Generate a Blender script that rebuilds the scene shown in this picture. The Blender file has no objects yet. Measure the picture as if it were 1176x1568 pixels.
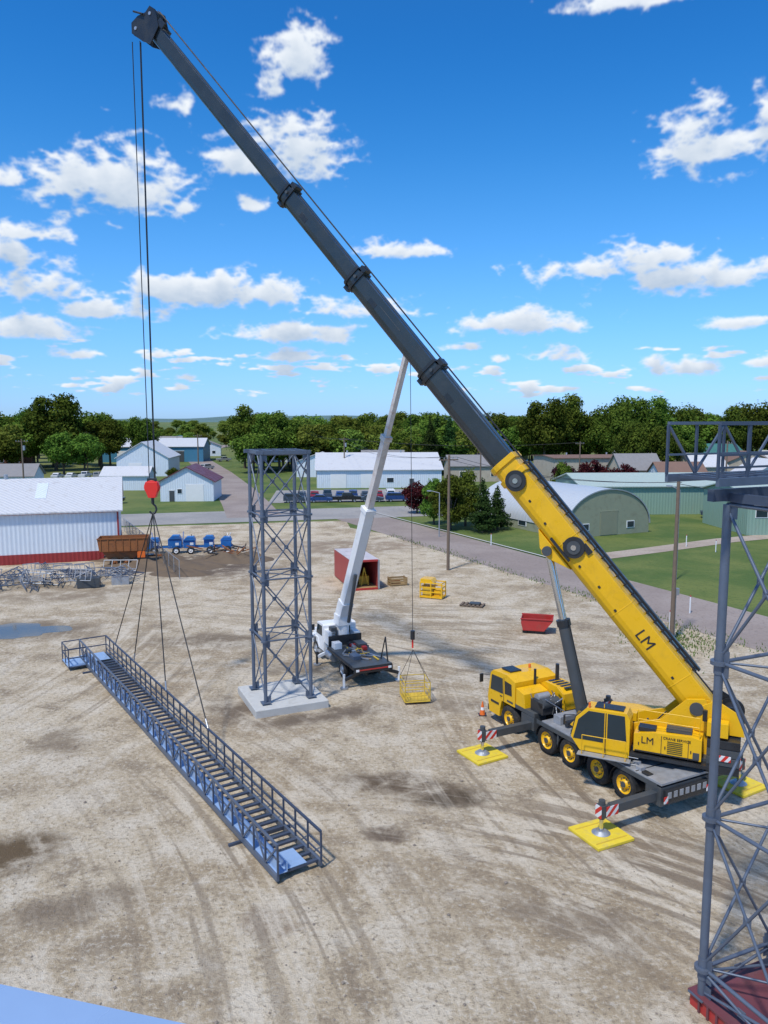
import bpy, math, random
import numpy as np
from mathutils import Vector, Matrix
import bmesh
R=random.Random(7)
scene=bpy.context.scene
rad=math.radians
# ------------------------------------------------------------------ helpers
def newmat(name):
    m=bpy.data.materials.new(name); m.use_nodes=True
    nt=m.node_tree; b=nt.nodes['Principled BSDF']; return m,nt,b
def math_(nt,op,a,b=None,c=None,clamp=False):
    n=nt.nodes.new('ShaderNodeMath'); n.operation=op; n.use_clamp=clamp
    for i,x in enumerate((a,b,c)):
        if x is None: continue
        if isinstance(x,(int,float)): n.inputs[i].default_value=x
        else: nt.links.new(x,n.inputs[i])
    return n.outputs[0]
def mixc(nt,f,a,b,mode='MIX'):
    n=nt.nodes.new('ShaderNodeMix'); n.data_type='RGBA'; n.blend_type=mode
    for s,x in ((n.inputs[0],f),(n.inputs[6],a),(n.inputs[7],b)):
        if isinstance(x,(int,float)): s.default_value=x
        elif isinstance(x,(tuple,list)): s.default_value=(x[0],x[1],x[2],1)
        else: nt.links.new(x,s)
    return n.outputs[2]
def noise(nt,vec,scale,detail=4,rough=.55,dist=0):
    n=nt.nodes.new('ShaderNodeTexNoise'); n.inputs['Scale'].default_value=scale
    n.inputs['Detail'].default_value=detail; n.inputs['Roughness'].default_value=rough
    n.inputs['Distortion'].default_value=dist
    if vec is not None: nt.links.new(vec,n.inputs['Vector'])
    return n
def maprange(nt,v,a,b,c=0,d=1,smooth=True):
    n=nt.nodes.new('ShaderNodeMapRange'); n.interpolation_type='SMOOTHSTEP' if smooth else 'LINEAR'
    nt.links.new(v,n.inputs[0])
    for i,x in enumerate((a,b,c,d)): n.inputs[i+1].default_value=x
    return n.outputs[0]
def mapping(nt,vec,loc=(0,0,0),rot=(0,0,0),scale=(1,1,1),typ='POINT'):
    n=nt.nodes.new('ShaderNodeMapping'); n.vector_type=typ
    n.inputs['Location'].default_value=loc; n.inputs['Rotation'].default_value=rot; n.inputs['Scale'].default_value=scale
    nt.links.new(vec,n.inputs['Vector']); return n.outputs[0]
def objco(nt): return nt.nodes.new('ShaderNodeTexCoord').outputs['Object']
def bump(nt,b,h,strength,dist):
    n=nt.nodes.new('ShaderNodeBump'); n.inputs['Strength'].default_value=strength; n.inputs['Distance'].default_value=dist
    nt.links.new(h,n.inputs['Height']); nt.links.new(n.outputs[0],b.inputs['Normal'])
def M(name,col,rough=.55,metal=0,var=.18,scale=2.5,bmp=0,dirt=0,dcol=(.12,.09,.06)):
    m,nt,b=newmat(name); co=objco(nt)
    n=noise(nt,co,scale,4,.6)
    lo=tuple(c*(1-var) for c in col); hi=tuple(min(1,c*(1+var)) for c in col)
    c=mixc(nt,n.outputs[0],lo,hi)
    if dirt:
        n2=noise(nt,co,scale*.7,5,.7,.5); f=maprange(nt,n2.outputs[0],.5,.72,0,dirt)
        c=mixc(nt,f,c,dcol)
    nt.links.new(c,b.inputs['Base Color'])
    r=maprange(nt,n.outputs[0],.3,.7,max(.05,rough-.12),min(1,rough+.12)); nt.links.new(r,b.inputs['Roughness'])
    b.inputs['Metallic'].default_value=metal
    if bmp: bump(nt,b,n.outputs[0],.5,bmp)
    return m
def corrugated(name,col,rough=.45,per=.3,var=.1,dirt=.2):
    m,nt,b=newmat(name); co=objco(nt)
    v=mapping(nt,co,scale=(1,1,0))
    sx=nt.nodes.new('ShaderNodeSeparateXYZ'); nt.links.new(v,sx.inputs[0])
    s=math_(nt,'ADD',sx.outputs[0],sx.outputs[1])
    w=math_(nt,'SINE',math_(nt,'MULTIPLY',s,6.283/per))
    n=noise(nt,mapping(nt,co,scale=(1,1,.25)),1.2,4,.65)
    c=mixc(nt,n.outputs[0],tuple(x*(1-var) for x in col),tuple(min(1,x*(1+var)) for x in col))
    c=mixc(nt,maprange(nt,n.outputs[0],.52,.75,0,dirt),c,(.2,.15,.11))
    c=mixc(nt,maprange(nt,w,.75,1,0,.22),c,tuple(x*.55 for x in col))
    nt.links.new(c,b.inputs['Base Color']); b.inputs['Roughness'].default_value=rough
    bump(nt,b,w,.5,.03); return m

class MB:
    def __init__(s,T=None): s.v=[];s.f=[];s.mi=[];s.sm=[];s.mats=[];s.T=T or Matrix.Identity(4)
    def add(s,vs,fs,mat,smooth=False):
        o=len(s.v); T=s.T
        s.v+=[tuple(T@Vector(p)) for p in vs]; s.f+=[tuple(o+i for i in f) for f in fs]
        if mat not in s.mats: s.mats.append(mat)
        k=s.mats.index(mat); s.mi+=[k]*len(fs); s.sm+=[smooth]*len(fs)
    def box(s,c,d,mat,rz=0,rot=None):
        x,y,z=d[0]/2,d[1]/2,d[2]/2
        Q=rot if rot is not None else Matrix.Rotation(rz,3,'Z'); c=Vector(c)
        vs=[c+Q@Vector(p) for p in [(-x,-y,-z),(x,-y,-z),(x,y,-z),(-x,y,-z),(-x,-y,z),(x,-y,z),(x,y,z),(-x,y,z)]]
        s.add(vs,[(3,2,1,0),(4,5,6,7),(0,1,5,4),(1,2,6,5),(2,3,7,6),(3,0,4,7)],mat)
    def beam(s,p0,p1,w,h,mat,up=(0,0,1)):
        p0=Vector(p0);p1=Vector(p1);d=p1-p0;L=d.length
        if L<1e-5:return
        x=d/L;u=Vector(up)
        if abs(x.dot(u))>.98:u=Vector((1,0,0))
        y=u.cross(x).normalized();z=x.cross(y)
        Q=Matrix((x,y,z)).transposed()
        s.box((p0+p1)/2,(L,w,h),mat,rot=Q)
    def cyl(s,p0,p1,r,mat,n=10,r2=None,cap=True):
        p0=Vector(p0);p1=Vector(p1);d=(p1-p0)
        if d.length<1e-5:return
        x=d.normalized();u=Vector((0,0,1)) if abs(x.z)<.95 else Vector((1,0,0))
        y=u.cross(x).normalized();z=x.cross(y);r2=r if r2 is None else r2
        vs=[];fs=[]
        for i in range(n):
            a=2*math.pi*i/n;o=y*math.cos(a)+z*math.sin(a)
            vs+=[p0+o*r,p1+o*r2]
        for i in range(n):
            j=(i+1)%n; fs.append((2*i,2*j,2*j+1,2*i+1))
        s.add(vs,fs,mat,True)
        if cap:
            s.add([vs[2*i] for i in range(n)],[tuple(range(n))[::-1]],mat); s.add([vs[2*i+1] for i in range(n)],[tuple(range(n))],mat)
    def prism(s,poly,a,b,mat,axis='y'):
        n=len(poly)
        f={'y':lambda p,t:(p[0],t,p[1]),'x':lambda p,t:(t,p[0],p[1]),'z':lambda p,t:(p[0],p[1],t)}[axis]
        vs=[f(p,a) for p in poly]+[f(p,b) for p in poly]
        fs=[tuple(range(n))[::-1],tuple(range(n,2*n))]+[(i,(i+1)%n,n+(i+1)%n,n+i) for i in range(n)]
        s.add(vs,fs,mat)
    def lathe(s,c,prof,mat,n=20,axis='y'):
        vs=[];fs=[];k=len(prof)
        for i in range(n):
            a=2*math.pi*i/n
            for (r,t) in prof:
                p={'y':(r*math.cos(a),t,r*math.sin(a)),'z':(r*math.cos(a),r*math.sin(a),t),'x':(t,r*math.cos(a),r*math.sin(a))}[axis]
                vs.append((c[0]+p[0],c[1]+p[1],c[2]+p[2]))
        for i in range(n):
            j=(i+1)%n
            for q in range(k-1): fs.append((i*k+q,j*k+q,j*k+q+1,i*k+q+1))
        s.add(vs,fs,mat,True)
    def wheel(s,c,r,w,side,tyre,rim,n=22):
        h=w/2
        s.lathe(c,[(r*.58,-h*.8),(r*.9,-h),(r,-h*.7),(r,h*.7),(r*.9,h),(r*.6,h*.85)],tyre,n)
        o=side*h
        s.lathe(c,[(r*.6,o*.86),(r*.56,o*.55),(r*.3,o*.35),(r*.28,o*.8),(r*.16,o*.95),(0.001,o*.95)],rim,n)
        s.lathe(c,[(r*.6,-o*.8),(0.001,-o*.5)],tyre,n)
    def obj(s,name,parent=None,bevel=0,M_=None):
        me=bpy.data.meshes.new(name); me.from_pydata(s.v,[],s.f)
        for m in s.mats: me.materials.append(m)
        me.polygons.foreach_set('material_index',s.mi); me.polygons.foreach_set('use_smooth',s.sm)
        bm=bmesh.new(); bm.from_mesh(me); bmesh.ops.recalc_face_normals(bm,faces=bm.faces); bm.to_mesh(me); bm.free()
        ob=bpy.data.objects.new(name,me); scene.collection.objects.link(ob)
        if parent: ob.parent=parent
        if M_ is not None: ob.matrix_world=M_
        if bevel:
            md=ob.modifiers.new('bevel','BEVEL'); md.width=bevel; md.segments=2; md.limit_method='ANGLE'; md.angle_limit=rad(35)
        return ob
def root(name,loc=(0,0,0),rz=0):
    e=bpy.data.objects.new(name,None); scene.collection.objects.link(e); e.location=loc; e.rotation_euler=(0,0,rz); e.empty_display_size=.3
    return e
def rootM(loc,rz): return Matrix.Translation(Vector(loc))@Matrix.Rotation(rz,4,'Z')
def text(body,parent,Mx,size,mat,name='lettering'):
    c=bpy.data.curves.new(name,'FONT'); c.body=body; c.size=size; c.extrude=.004; c.materials.append(mat); c.align_x='CENTER'; c.align_y='CENTER'
    o=bpy.data.objects.new(name,c); scene.collection.objects.link(o); o.parent=parent; o.matrix_local=Mx; return o
def sheet(name,pts,z,mat):
    me=bpy.data.meshes.new(name); me.from_pydata([(x,y,z) for x,y in pts],[],[tuple(range(len(pts)))]); me.materials.append(mat)
    ob=bpy.data.objects.new(name,me); scene.collection.objects.link(ob); return ob
def strip(name,cl,w,z,mat):
    pts=[Vector(p) for p in cl];n=len(pts);V=[]
    for i,p in enumerate(pts):
        d=(pts[min(n-1,i+1)]-pts[max(0,i-1)]).normalized(); q=Vector((-d.y,d.x))*w/2
        V+=[(p.x+q.x,p.y+q.y,z),(p.x-q.x,p.y-q.y,z)]
    me=bpy.data.meshes.new(name); me.from_pydata(V,[],[(2*i,2*i+1,2*i+3,2*i+2) for i in range(n-1)]); me.materials.append(mat)
    ob=bpy.data.objects.new(name,me); scene.collection.objects.link(ob); return ob

# ------------------------------------------------------------------ materials
yellow=M('crane_yellow',(.80,.45,.008),.34,0,.07,1.5,dirt=.15)
yellow2=M('faded_yellow',(.62,.42,.04),.6,0,.15,2,dirt=.35)
matyel=M('mat_yellow',(.74,.56,.04),.7,0,.12,2.5,dirt=.5,dcol=(.4,.33,.18))
black=M('black_paint',(.022,.024,.028),.35,0,.3,2,dirt=.12,dcol=(.08,.08,.08))
boomgrey=M('boom_charcoal',(.030,.038,.044),.28,0,.3,.9,dirt=.2,dcol=(.07,.08,.085))
dgrey=M('dark_grey_paint',(.06,.068,.075),.5,0,.2,2,dirt=.3)
deckm=M('grey_deck',(.34,.35,.37),.5,.3,.25,2.5,dirt=.45,dcol=(.2,.18,.15))
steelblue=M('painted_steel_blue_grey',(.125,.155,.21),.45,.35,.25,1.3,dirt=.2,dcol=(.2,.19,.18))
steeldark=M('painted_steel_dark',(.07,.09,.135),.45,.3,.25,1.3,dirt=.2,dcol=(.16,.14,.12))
panelblue=M('blue_steel_panel',(.30,.44,.66),.35,.15,.2,1.2,dirt=.2,dcol=(.5,.52,.55))
galv=M('galvanised',(.42,.44,.47),.4,.6,.2,3)
rubber=M('rubber',(.018,.018,.019),.85,0,.3,5,dirt=.5,dcol=(.12,.10,.08))
white=M('white_paint',(.78,.79,.80),.4,0,.06,2,dirt=.25,dcol=(.45,.4,.34))
glass=M('dark_glass',(.02,.035,.045),.08,0,.2,1)
chrome=M('chrome_rod',(.65,.66,.68),.15,1,.05,1)
red=M('red_paint',(.42,.035,.03),.5,0,.2,2,dirt=.3)
hookred=M('hook_red',(.75,.03,.02),.4,0,.1,2)
rust=M('rust_orange',(.28,.10,.03),.75,0,.35,2,.01,dirt=.5,dcol=(.08,.04,.025))
rustw=M('weathered_white',(.60,.56,.53),.6,0,.2,1.2,dirt=.8,dcol=(.34,.17,.10))
maroon=M('maroon_metal',(.15,.045,.055),.5,0,.15,1,dirt=.3)
conc=M('concrete',(.50,.50,.48),.85,0,.12,3,.01,dirt=.4,dcol=(.34,.31,.26))
wood=M('weathered_pole_wood',(.17,.125,.09),.85,0,.3,3,.01)
crate=M('crate_wood',(.33,.22,.10),.8,0,.3,3,.01)
bark=M('bark',(.09,.07,.05),.9,0,.3,3,.02)
soil=M('dark_soil',(.14,.10,.065),.95,0,.4,.8,.08)
bluep=M('blue_paint',(.02,.14,.42),.4,0,.2,2,dirt=.3)
orange=M('orange_plastic',(.8,.16,.02),.5,0,.1,3)
cablem=M('wire_rope',(.03,.03,.032),.5,.3,.1,3)
whitewall=corrugated('white_metal_wall',(.68,.74,.80),per=.45)
whiteroof=corrugated('white_metal_roof',(.60,.60,.61),per=.6,dirt=.3)
quonroof=corrugated('arched_roof_metal',(.5,.53,.56),.3,per=.8,dirt=.15)
redband=corrugated('red_metal',(.30,.03,.03),per=.45)
greenwall=corrugated('pale_green_metal_wall',(.25,.37,.29),per=.5)
palegreenroof=corrugated('pale_green_metal_roof',(.42,.50,.45),per=.6)
bluewall=corrugated('blue_metal_wall',(.06,.22,.36),per=.5)
tanwall=M('tan_wall',(.46,.40,.32),.85,0,.12,1,dirt=.3)
quonwall=M('grey_green_stucco',(.27,.29,.20),.85,0,.12,1,dirt=.3)
brownroof=M('brown_roof',(.20,.12,.09),.8,0,.2,1)
greyroof=M('grey_shingle',(.24,.23,.23),.9,0,.2,1)
greenroof=M('teal_roof',(.05,.17,.15),.6,0,.15,1)
doorw=M('white_door',(.78,.78,.77),.5,0,.05,1)
brick=M('red_brick',(.26,.09,.06),.85,0,.25,3)
def stripes():
    m,nt,b=newmat('red_white_stripes'); co=objco(nt); s=nt.nodes.new('ShaderNodeSeparateXYZ'); nt.links.new(co,s.inputs[0])
    t=math_(nt,'ADD',math_(nt,'ADD',s.outputs[0],s.outputs[1]),s.outputs[2]); w=math_(nt,'SINE',math_(nt,'MULTIPLY',t,16))
    nt.links.new(mixc(nt,maprange(nt,w,-.05,.05),(.7,.7,.7),(.6,.03,.02)),b.inputs['Base Color']); b.inputs['Roughness'].default_value=.4
    return m
stripe=stripes()
# ---- yard
def yardmat():
    m,nt,b=newmat('sandy_gravel'); co=objco(nt)
    nA=noise(nt,co,.09,3,.6,.4); nB=noise(nt,co,.42,7,.70,.3); nC=noise(nt,co,5,5,.75); nD=noise(nt,co,32,1,.7)
    c=mixc(nt,maprange(nt,nA.outputs[0],.38,.62),(.40,.305,.19),(.57,.465,.32))
    c=mixc(nt,maprange(nt,nB.outputs[0],.46,.62,0,.85),c,(.66,.57,.44))
    c=mixc(nt,maprange(nt,nB.outputs[0],.48,.34,0,.8),c,(.26,.195,.125))
    c=mixc(nt,maprange(nt,nC.outputs[0],.50,.66,0,.75),c,(.23,.18,.125))
    c=mixc(nt,maprange(nt,nC.outputs[0],.5,.34,0,.6),c,(.70,.64,.54))
    c=mixc(nt,maprange(nt,nD.outputs[0],.58,.75,0,.6),c,(.18,.145,.11))
    dn=noise(nt,co,.35,4,.65)
    dv=nt.nodes.new('ShaderNodeVectorMath'); dv.operation='MULTIPLY_ADD'; nt.links.new(dn.outputs['Color'],dv.inputs[0]); dv.inputs[1].default_value=(3,3,0); nt.links.new(co,dv.inputs[2])
    off=nt.nodes.new('ShaderNodeVectorMath'); off.operation='SUBTRACT'; nt.links.new(dv.outputs[0],off.inputs[0]); off.inputs[1].default_value=(1.5,1.5,0)
    P=off.outputs[0]
    def ell(x,y,rx,ry,rot,edge=.5,src=P):
        v=mapping(nt,src,(x,y,0),(0,0,rad(rot)),(rx,ry,1000),'TEXTURE')
        l=nt.nodes.new('ShaderNodeVectorMath'); l.operation='LENGTH'; nt.links.new(v,l.inputs[0])
        return maprange(nt,l.outputs['Value'],1-edge,1+edge*.3,1,0)
    stains=[(0.9,32.3,4.2,1.4,-12,1.0,(.12,.08,.045)),(2.8,31.0,2.0,1.0,10,1.0,(.10,.07,.04)),(-13.8,26.9,2.0,1.6,0,1.0,(.13,.085,.04)),
     (-12,54.5,6,2.2,5,.8,(.17,.125,.08)),(-7.8,41,3.4,2.1,-45,.9,(.15,.11,.075)),(-3.2,40.2,4.2,1.3,25,.9,(.15,.11,.075)),(0,28.3,1.4,.6,0,.9,(.13,.09,.06)),
     (-3.5,22.8,1.0,.7,0,.8,(.2,.13,.08)),(-29,70,9,5,10,.7,(.24,.18,.12)),(-22,84,12,7.5,-20,1.0,(.12,.085,.06)),(6,41,6,1.4,-20,.6,(.22,.17,.12)),
     (-16,37,1.6,2.5,30,.6,(.2,.15,.1)),(10,27,7,1.6,-40,.6,(.25,.19,.13)),(-27.2,57.4,6,3.4,0,.9,(.20,.15,.10)),(-26,38,6,1.5,20,.5,(.22,.17,.12)),(15,25,5,1.2,-35,.6,(.24,.19,.13)),(-8,96,20,7,10,.6,(.27,.2,.14)),
     (14,48,9,3,-50,.4,(.3,.25,.2)),(-6,48.5,4,1.4,0,.7,(.17,.13,.09)),(-10,24,2.2,1.0,20,.7,(.2,.15,.1)),(6,23,3,1.2,-30,.6,(.22,.17,.12))]
    for x,y,rx,ry,r,st,col in stains:
        e=ell(x,y,rx,ry,r,.6)
        f=math_(nt,'MULTIPLY',e,maprange(nt,nB.outputs[0],.64,.44,st*.3,st))
        c=mixc(nt,f,c,col)
    # wheel tracks: long arcs about several turning centres
    brk=maprange(nt,nB.outputs[0],.34,.54,.35,1)
    for (cx,cy,r0,r1,ex,ey,erx,ery,er,st,sd) in [(64,47,50,66,8,33,8,17,15,1.1,0),(-44,6,30,52,-5,27,9,17,20,.8,7),(24,84,22,45,3,52,13,13,0,.8,13),(-6,4,14,34,10,26,13,7,-25,1.1,21),(-70,52,40,64,-17,48,9,16,20,.75,31),(10,120,40,62,0,62,22,9,0,.8,43)]:
        dvv=nt.nodes.new('ShaderNodeVectorMath'); dvv.operation='SUBTRACT'; nt.links.new(co,dvv.inputs[0]); dvv.inputs[1].default_value=(cx,cy,0)
        sp=nt.nodes.new('ShaderNodeSeparateXYZ'); nt.links.new(dvv.outputs[0],sp.inputs[0])
        rr_=math_(nt,'SQRT',math_(nt,'ADD',math_(nt,'MULTIPLY',sp.outputs[0],sp.outputs[0]),math_(nt,'MULTIPLY',sp.outputs[1],sp.outputs[1])))
        an=math_(nt,'ARCTAN2',sp.outputs[1],sp.outputs[0])
        cc=nt.nodes.new('ShaderNodeCombineXYZ'); nt.links.new(math_(nt,'ADD',math_(nt,'MULTIPLY',rr_,2.1),sd),cc.inputs[0]); nt.links.new(math_(nt,'MULTIPLY',an,4.0),cc.inputs[1])
        w=noise(nt,cc.outputs[0],1,2,.55)
        E=math_(nt,'MULTIPLY',ell(ex,ey,erx,ery,er,1.0),brk)
        c=mixc(nt,math_(nt,'MULTIPLY',E,maprange(nt,w.outputs[0],.53,.64,0,min(1,st*.85))),c,(.225,.17,.115))
        c=mixc(nt,math_(nt,'MULTIPLY',E,maprange(nt,w.outputs[0],.46,.34,0,min(1,st*.75))),c,(.70,.61,.48))
    nt.links.new(c,b.inputs['Base Color']); b.inputs['Roughness'].default_value=.95
    h=math_(nt,'ADD',nC.outputs[0],math_(nt,'MULTIPLY',nD.outputs[0],.35))
    bump(nt,b,h,.9,.12); return m
yardm=yardmat()
def simple2(name,c1,c2,c3,s1,s2,rough=.95,bd=.05,far=None):
    m,nt,b=newmat(name); co=objco(nt)
    a=noise(nt,co,s1,4,.65,.3); d=noise(nt,co,s2,4,.75)
    c=mixc(nt,maprange(nt,a.outputs[0],.35,.65),c1,c2); c=mixc(nt,maprange(nt,d.outputs[0],.48,.7,0,.7),c,c3)
    if far:
        f=noise(nt,mapping(nt,co,scale=(1,.35,1)),.008,2,.5); c=mixc(nt,maprange(nt,f.outputs[0],.48,.56),c,far)
    nt.links.new(c,b.inputs['Base Color']); b.inputs['Roughness'].default_value=rough
    bump(nt,b,d.outputs[0],.7,bd); return m
grassm=simple2('grass',(.065,.115,.016),(.135,.165,.034),(.05,.08,.014),.11,2.6,far=(.15,.17,.045))
roadm=simple2('worn_gravel_road',(.26,.21,.185),(.32,.265,.235),(.18,.14,.12),.12,3,bd=.02)
asph=simple2('faded_asphalt',(.27,.26,.25),(.34,.32,.30),(.21,.20,.19),.1,2,bd=.01)
lanem=simple2('dirt_lane',(.34,.27,.215),(.42,.35,.285),(.25,.19,.15),.2,3)
# ------------------------------------------------------------------ ground
sheet('ground',[(-6000,-800),(6000,-800),(6000,9000),(-6000,9000)],-.02,grassm)
rv=Vector((.903,.43)); vv=Vector((-.43,.903))
def RT(r,t): p=rv*r+vv*t; return (p.x,p.y)
sheet('gravel_yard',[(-95,-60),RT(46.5,-110),RT(46.5,95),RT(44,104),(-6,121),(-40,113),(-100,98)],.0,yardm)
strip('side_road',[RT(50.2,t) for t in range(-110,125,15)],8.6,.012,roadm)
strip('cross_road',[(-140,96),(-100,106.5),(-35,123.5),(0,132.5),(30,140),(90,156)],15,.02,asph)
strip('far_road',[(-21,125),(-26,145),(-34,175),(-50,230),(-72,300),(-90,380),(-95,470)],9,.028,roadm)
strip('dirt_lane',[(18,84),(24,88.2),(33,93.5),(45,101),(60,108)],3.2,.01,lanem)
sheet('parking_lot',[(-22,146),(14,152),(12,176),(-24,172)],.036,asph)
strip('kerb',[RT(54.9,t) for t in range(65,122,8)],.3,.1,conc)
m,nt,b=newmat('muddy_water'); b.inputs['Base Color'].default_value=(.10,.10,.09,1); b.inputs['Roughness'].default_value=.06
nn=noise(nt,objco(nt),1.5,3); bump(nt,b,nn.outputs[0],.1,.01); watm=m
pp=[]
for i in range(40):
    a=i/40*2*math.pi; k=1+.22*math.sin(3*a+1)+.12*math.sin(5*a)+.08*math.sin(9*a+2); pp.append((-27.6+3.0*k*math.cos(a),57.2+2.2*k*math.sin(a)))
sheet('puddle',pp,.006,watm)
mb=MB(); hm=M('distant_hill',(.10,.17,.16),.95,0,.3,.004)  # air haze put into the bluish hill colour
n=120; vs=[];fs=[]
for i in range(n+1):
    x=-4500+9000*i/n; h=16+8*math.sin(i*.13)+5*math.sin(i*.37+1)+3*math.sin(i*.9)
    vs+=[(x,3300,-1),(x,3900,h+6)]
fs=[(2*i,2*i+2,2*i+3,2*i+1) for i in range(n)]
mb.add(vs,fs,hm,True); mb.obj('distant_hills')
mb=MB(); st=M('stone',(.24,.2,.16),.9,0,.4,2)
for i in range(1400):
    y=17+R.random()**1.7*45; x=R.uniform(-.52,.52)*y; r=R.uniform(.012,.04)*(1 if R.random()<.93 else 1.9)
    vs=[(x+r*R.uniform(.7,1.4)*a,y+r*R.uniform(.7,1.4)*b_,r*.5+r*c_*.7) for a,b_,c_ in [(1,0,0),(-1,0,0),(0,1,0),(0,-1,0),(0,0,1),(0,0,-1)]]
    mb.add(vs,[(0,2,4),(2,1,4),(1,3,4),(3,0,4),(2,0,5),(1,2,5),(3,1,5),(0,3,5)],st)
mb.obj('loose_gravel')

# ------------------------------------------------------------------ mobile crane
cO=Vector((9.63,34.74,0)); ca=math.atan2(.889,-.457)
crane=root('mobile_crane',cO,ca); inv=rootM(cO,ca).inverted()
mb=MB()
mb.box((0.1,0,1.0),(11.2,1.1,.5),dgrey)
for sy in (1,-1):
    for x in [4.5,1.5,-.12,-1.95,-3.55]:
        mb.wheel((x,sy*1.08,.68),.68,.5,sy,rubber,yellow)
        mb.cyl((x,sy*1.3,.68),(x,sy*1.345,.68),.13,dgrey,12)
        for k in range(10): mb.cyl((x+.25*math.cos(k*.628),sy*1.2,.68+.25*math.sin(k*.628)),(x+.25*math.cos(k*.628),sy*1.25,.68+.25*math.sin(k*.628)),.025,dgrey,6)
        mb.cyl((x,0,.68),(x,sy*.85,.68),.12,black,8)
mb.obj('wheels',crane)
mb=MB()
mb.box((-2.55,0,1.5),(4.7,2.66,.09),deckm); mb.box((.85,0,1.5),(2.0,2.66,.09),deckm)
mb.box((-5.25,0,1.56),(.75,2.7,.1),deckm)
for sy in (1,-1):
    mb.box((-1.6,sy*1.345,1.40),(7.6,.03,.2),dgrey)
    mb.box((.7,sy*1.1,1.0),(.12,.4,.5),dgrey); mb.box((-1.03,sy*1.1,1.15),(.35,.4,.35),dgrey); mb.box((2.95,sy*.95,1.1),(1.0,.75,.65),dgrey)
    for x in [1.5,-.12,-1.95,-3.55]:
        for k in range(8):
            a0=math.pi*k/8;a1=math.pi*(k+1)/8
            mb.beam((x+.76*math.cos(a0),sy*1.1,.68+.76*math.sin(a0)),(x+.76*math.cos(a1),sy*1.1,.68+.76*math.sin(a1)),.02,.52,black,up=(0,1,0))
for i in range(22):
    mb.box((R.uniform(-4.7,1.6),R.choice([-1,1])*R.uniform(.7,1.2),1.6),(R.uniform(.15,.5),R.uniform(.1,.3),R.uniform(.06,.2)),R.choice([dgrey,black,deckm]))
for x in (-4.2,-2.9,-1.6,-.3): mb.box((x,0,1.552),(.05,2.6,.015),black)
mb.box((-5.2,0,1.02),(.8,2.7,.78),dgrey); mb.box((-5.66,0,1.05),(.12,2.4,.55),black)
for k in range(-3,4): mb.box((-5.735,k*.33,1.1),(.03,.2,.26),deckm)
for sy in (1,-1): mb.box((-5.75,sy*1.2,.95),(.03,.22,.28),stripe)
mb.obj('carrier_chassis',crane,.015)
mb=MB()
prof=[(4.0,1.45),(5.12,1.45),(5.25,.95),(5.3,.55),(6.2,.55),(6.36,1.35),(6.12,2.7),(5.9,2.88),(4.7,2.95),(4.0,2.75)]
mb.prism(prof,-1.33,1.33,yellow)
for sy in (1,-1):
    mb.prism([(5.0,1.85),(6.12,1.8),(6.0,2.62),(5.05,2.66)],sy*1.333-.012,sy*1.333+.012,glass)
    mb.prism([(4.25,1.95),(4.85,1.9),(4.88,2.6),(4.3,2.55)],sy*1.333-.01,sy*1.333+.01,black)
    mb.box((4.94,sy*1.336,1.95),(.03,.02,1.6),black); mb.box((5.7,sy*1.34,1.2),(.7,.03,.12),black)
    mb.box((5.15,sy*1.345,1.7),(.18,.03,.05),black); mb.box((4.4,sy*1.34,1.62),(.5,.02,.1),dgrey)
    mb.beam((6.2,sy*1.33,2.5),(6.55,sy*1.6,2.5),.03,.03,black); mb.box((6.55,sy*1.62,2.3),(.08,.2,.45),black)
    mb.box((6.31,sy*.95,.95),(.1,.4,.2),white)
q=Matrix.Rotation(rad(-10.2),3,'Y')
mb.box((6.25,0,2.05),(.03,2.3,1.05),glass,rot=q); mb.box((6.3,0,.72),(.2,2.6,.3),dgrey)
mb.cyl((5.2,-.5,2.95),(5.2,-.5,3.12),.07,orange,10); mb.box((5.3,.6,2.98),(.8,.7,.07),black)
mb.obj('carrier_cab',crane,.07)
mb=MB()
mb.box((3.3,0,1.55),(1.7,2.6,.22),dgrey)
mb.prism([(2.1,1.65),(3.9,1.65),(3.9,2.55),(3.6,2.72),(2.5,2.72),(2.1,2.5)],-1.3,-.25,yellow)
mb.prism([(3.2,1.65),(3.95,1.65),(3.95,2.5),(3.3,2.35)],-.2,1.3,yellow)
mb.box((2.55,.5,1.95),(.95,1.2,.6),black); mb.cyl((2.2,.1,2.2),(2.2,1.1,2.2),.24,dgrey,14); mb.cyl((2.8,.2,2.3),(2.8,.9,2.3),.2,deckm,14)
mb.cyl((3.75,-1.15,1.7),(3.75,-1.15,3.45),.1,black,12); mb.cyl((3.98,.1,2.2),(3.98,.1,3.3),.07,black,10)
for k in range(5): mb.box((2.3+k*.3,-.77,2.735),(.18,.7,.03),black)
for sy in(-1.25,.0): 
    mb.cyl((1.9,sy,1.6),(1.9,sy,2.6),.035,yellow,8); mb.cyl((1.9,sy,2.6),(2.4,sy,2.85),.035,yellow,8)
mb.cyl((1.9,-1.25,2.6),(1.9,0,2.6),.035,yellow,8)
mb.box((1.2,.3,1.75),(.5,1.3,.4),deckm); mb.box((1.2,-.8,1.8),(.7,.6,.5),dgrey); mb.cyl((.6,-.9,1.75),(.6,.9,1.75),.14,black,12)
for k in range(10): mb.cyl((R.uniform(1.6,3),R.uniform(-.1,1.2),1.7),(R.uniform(1.6,3),R.uniform(-.1,1.2),2.5),.03,R.choice([black,chrome,galv]),6)
mb.obj('engine_deck',crane,.02)
mb=MB()
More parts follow.
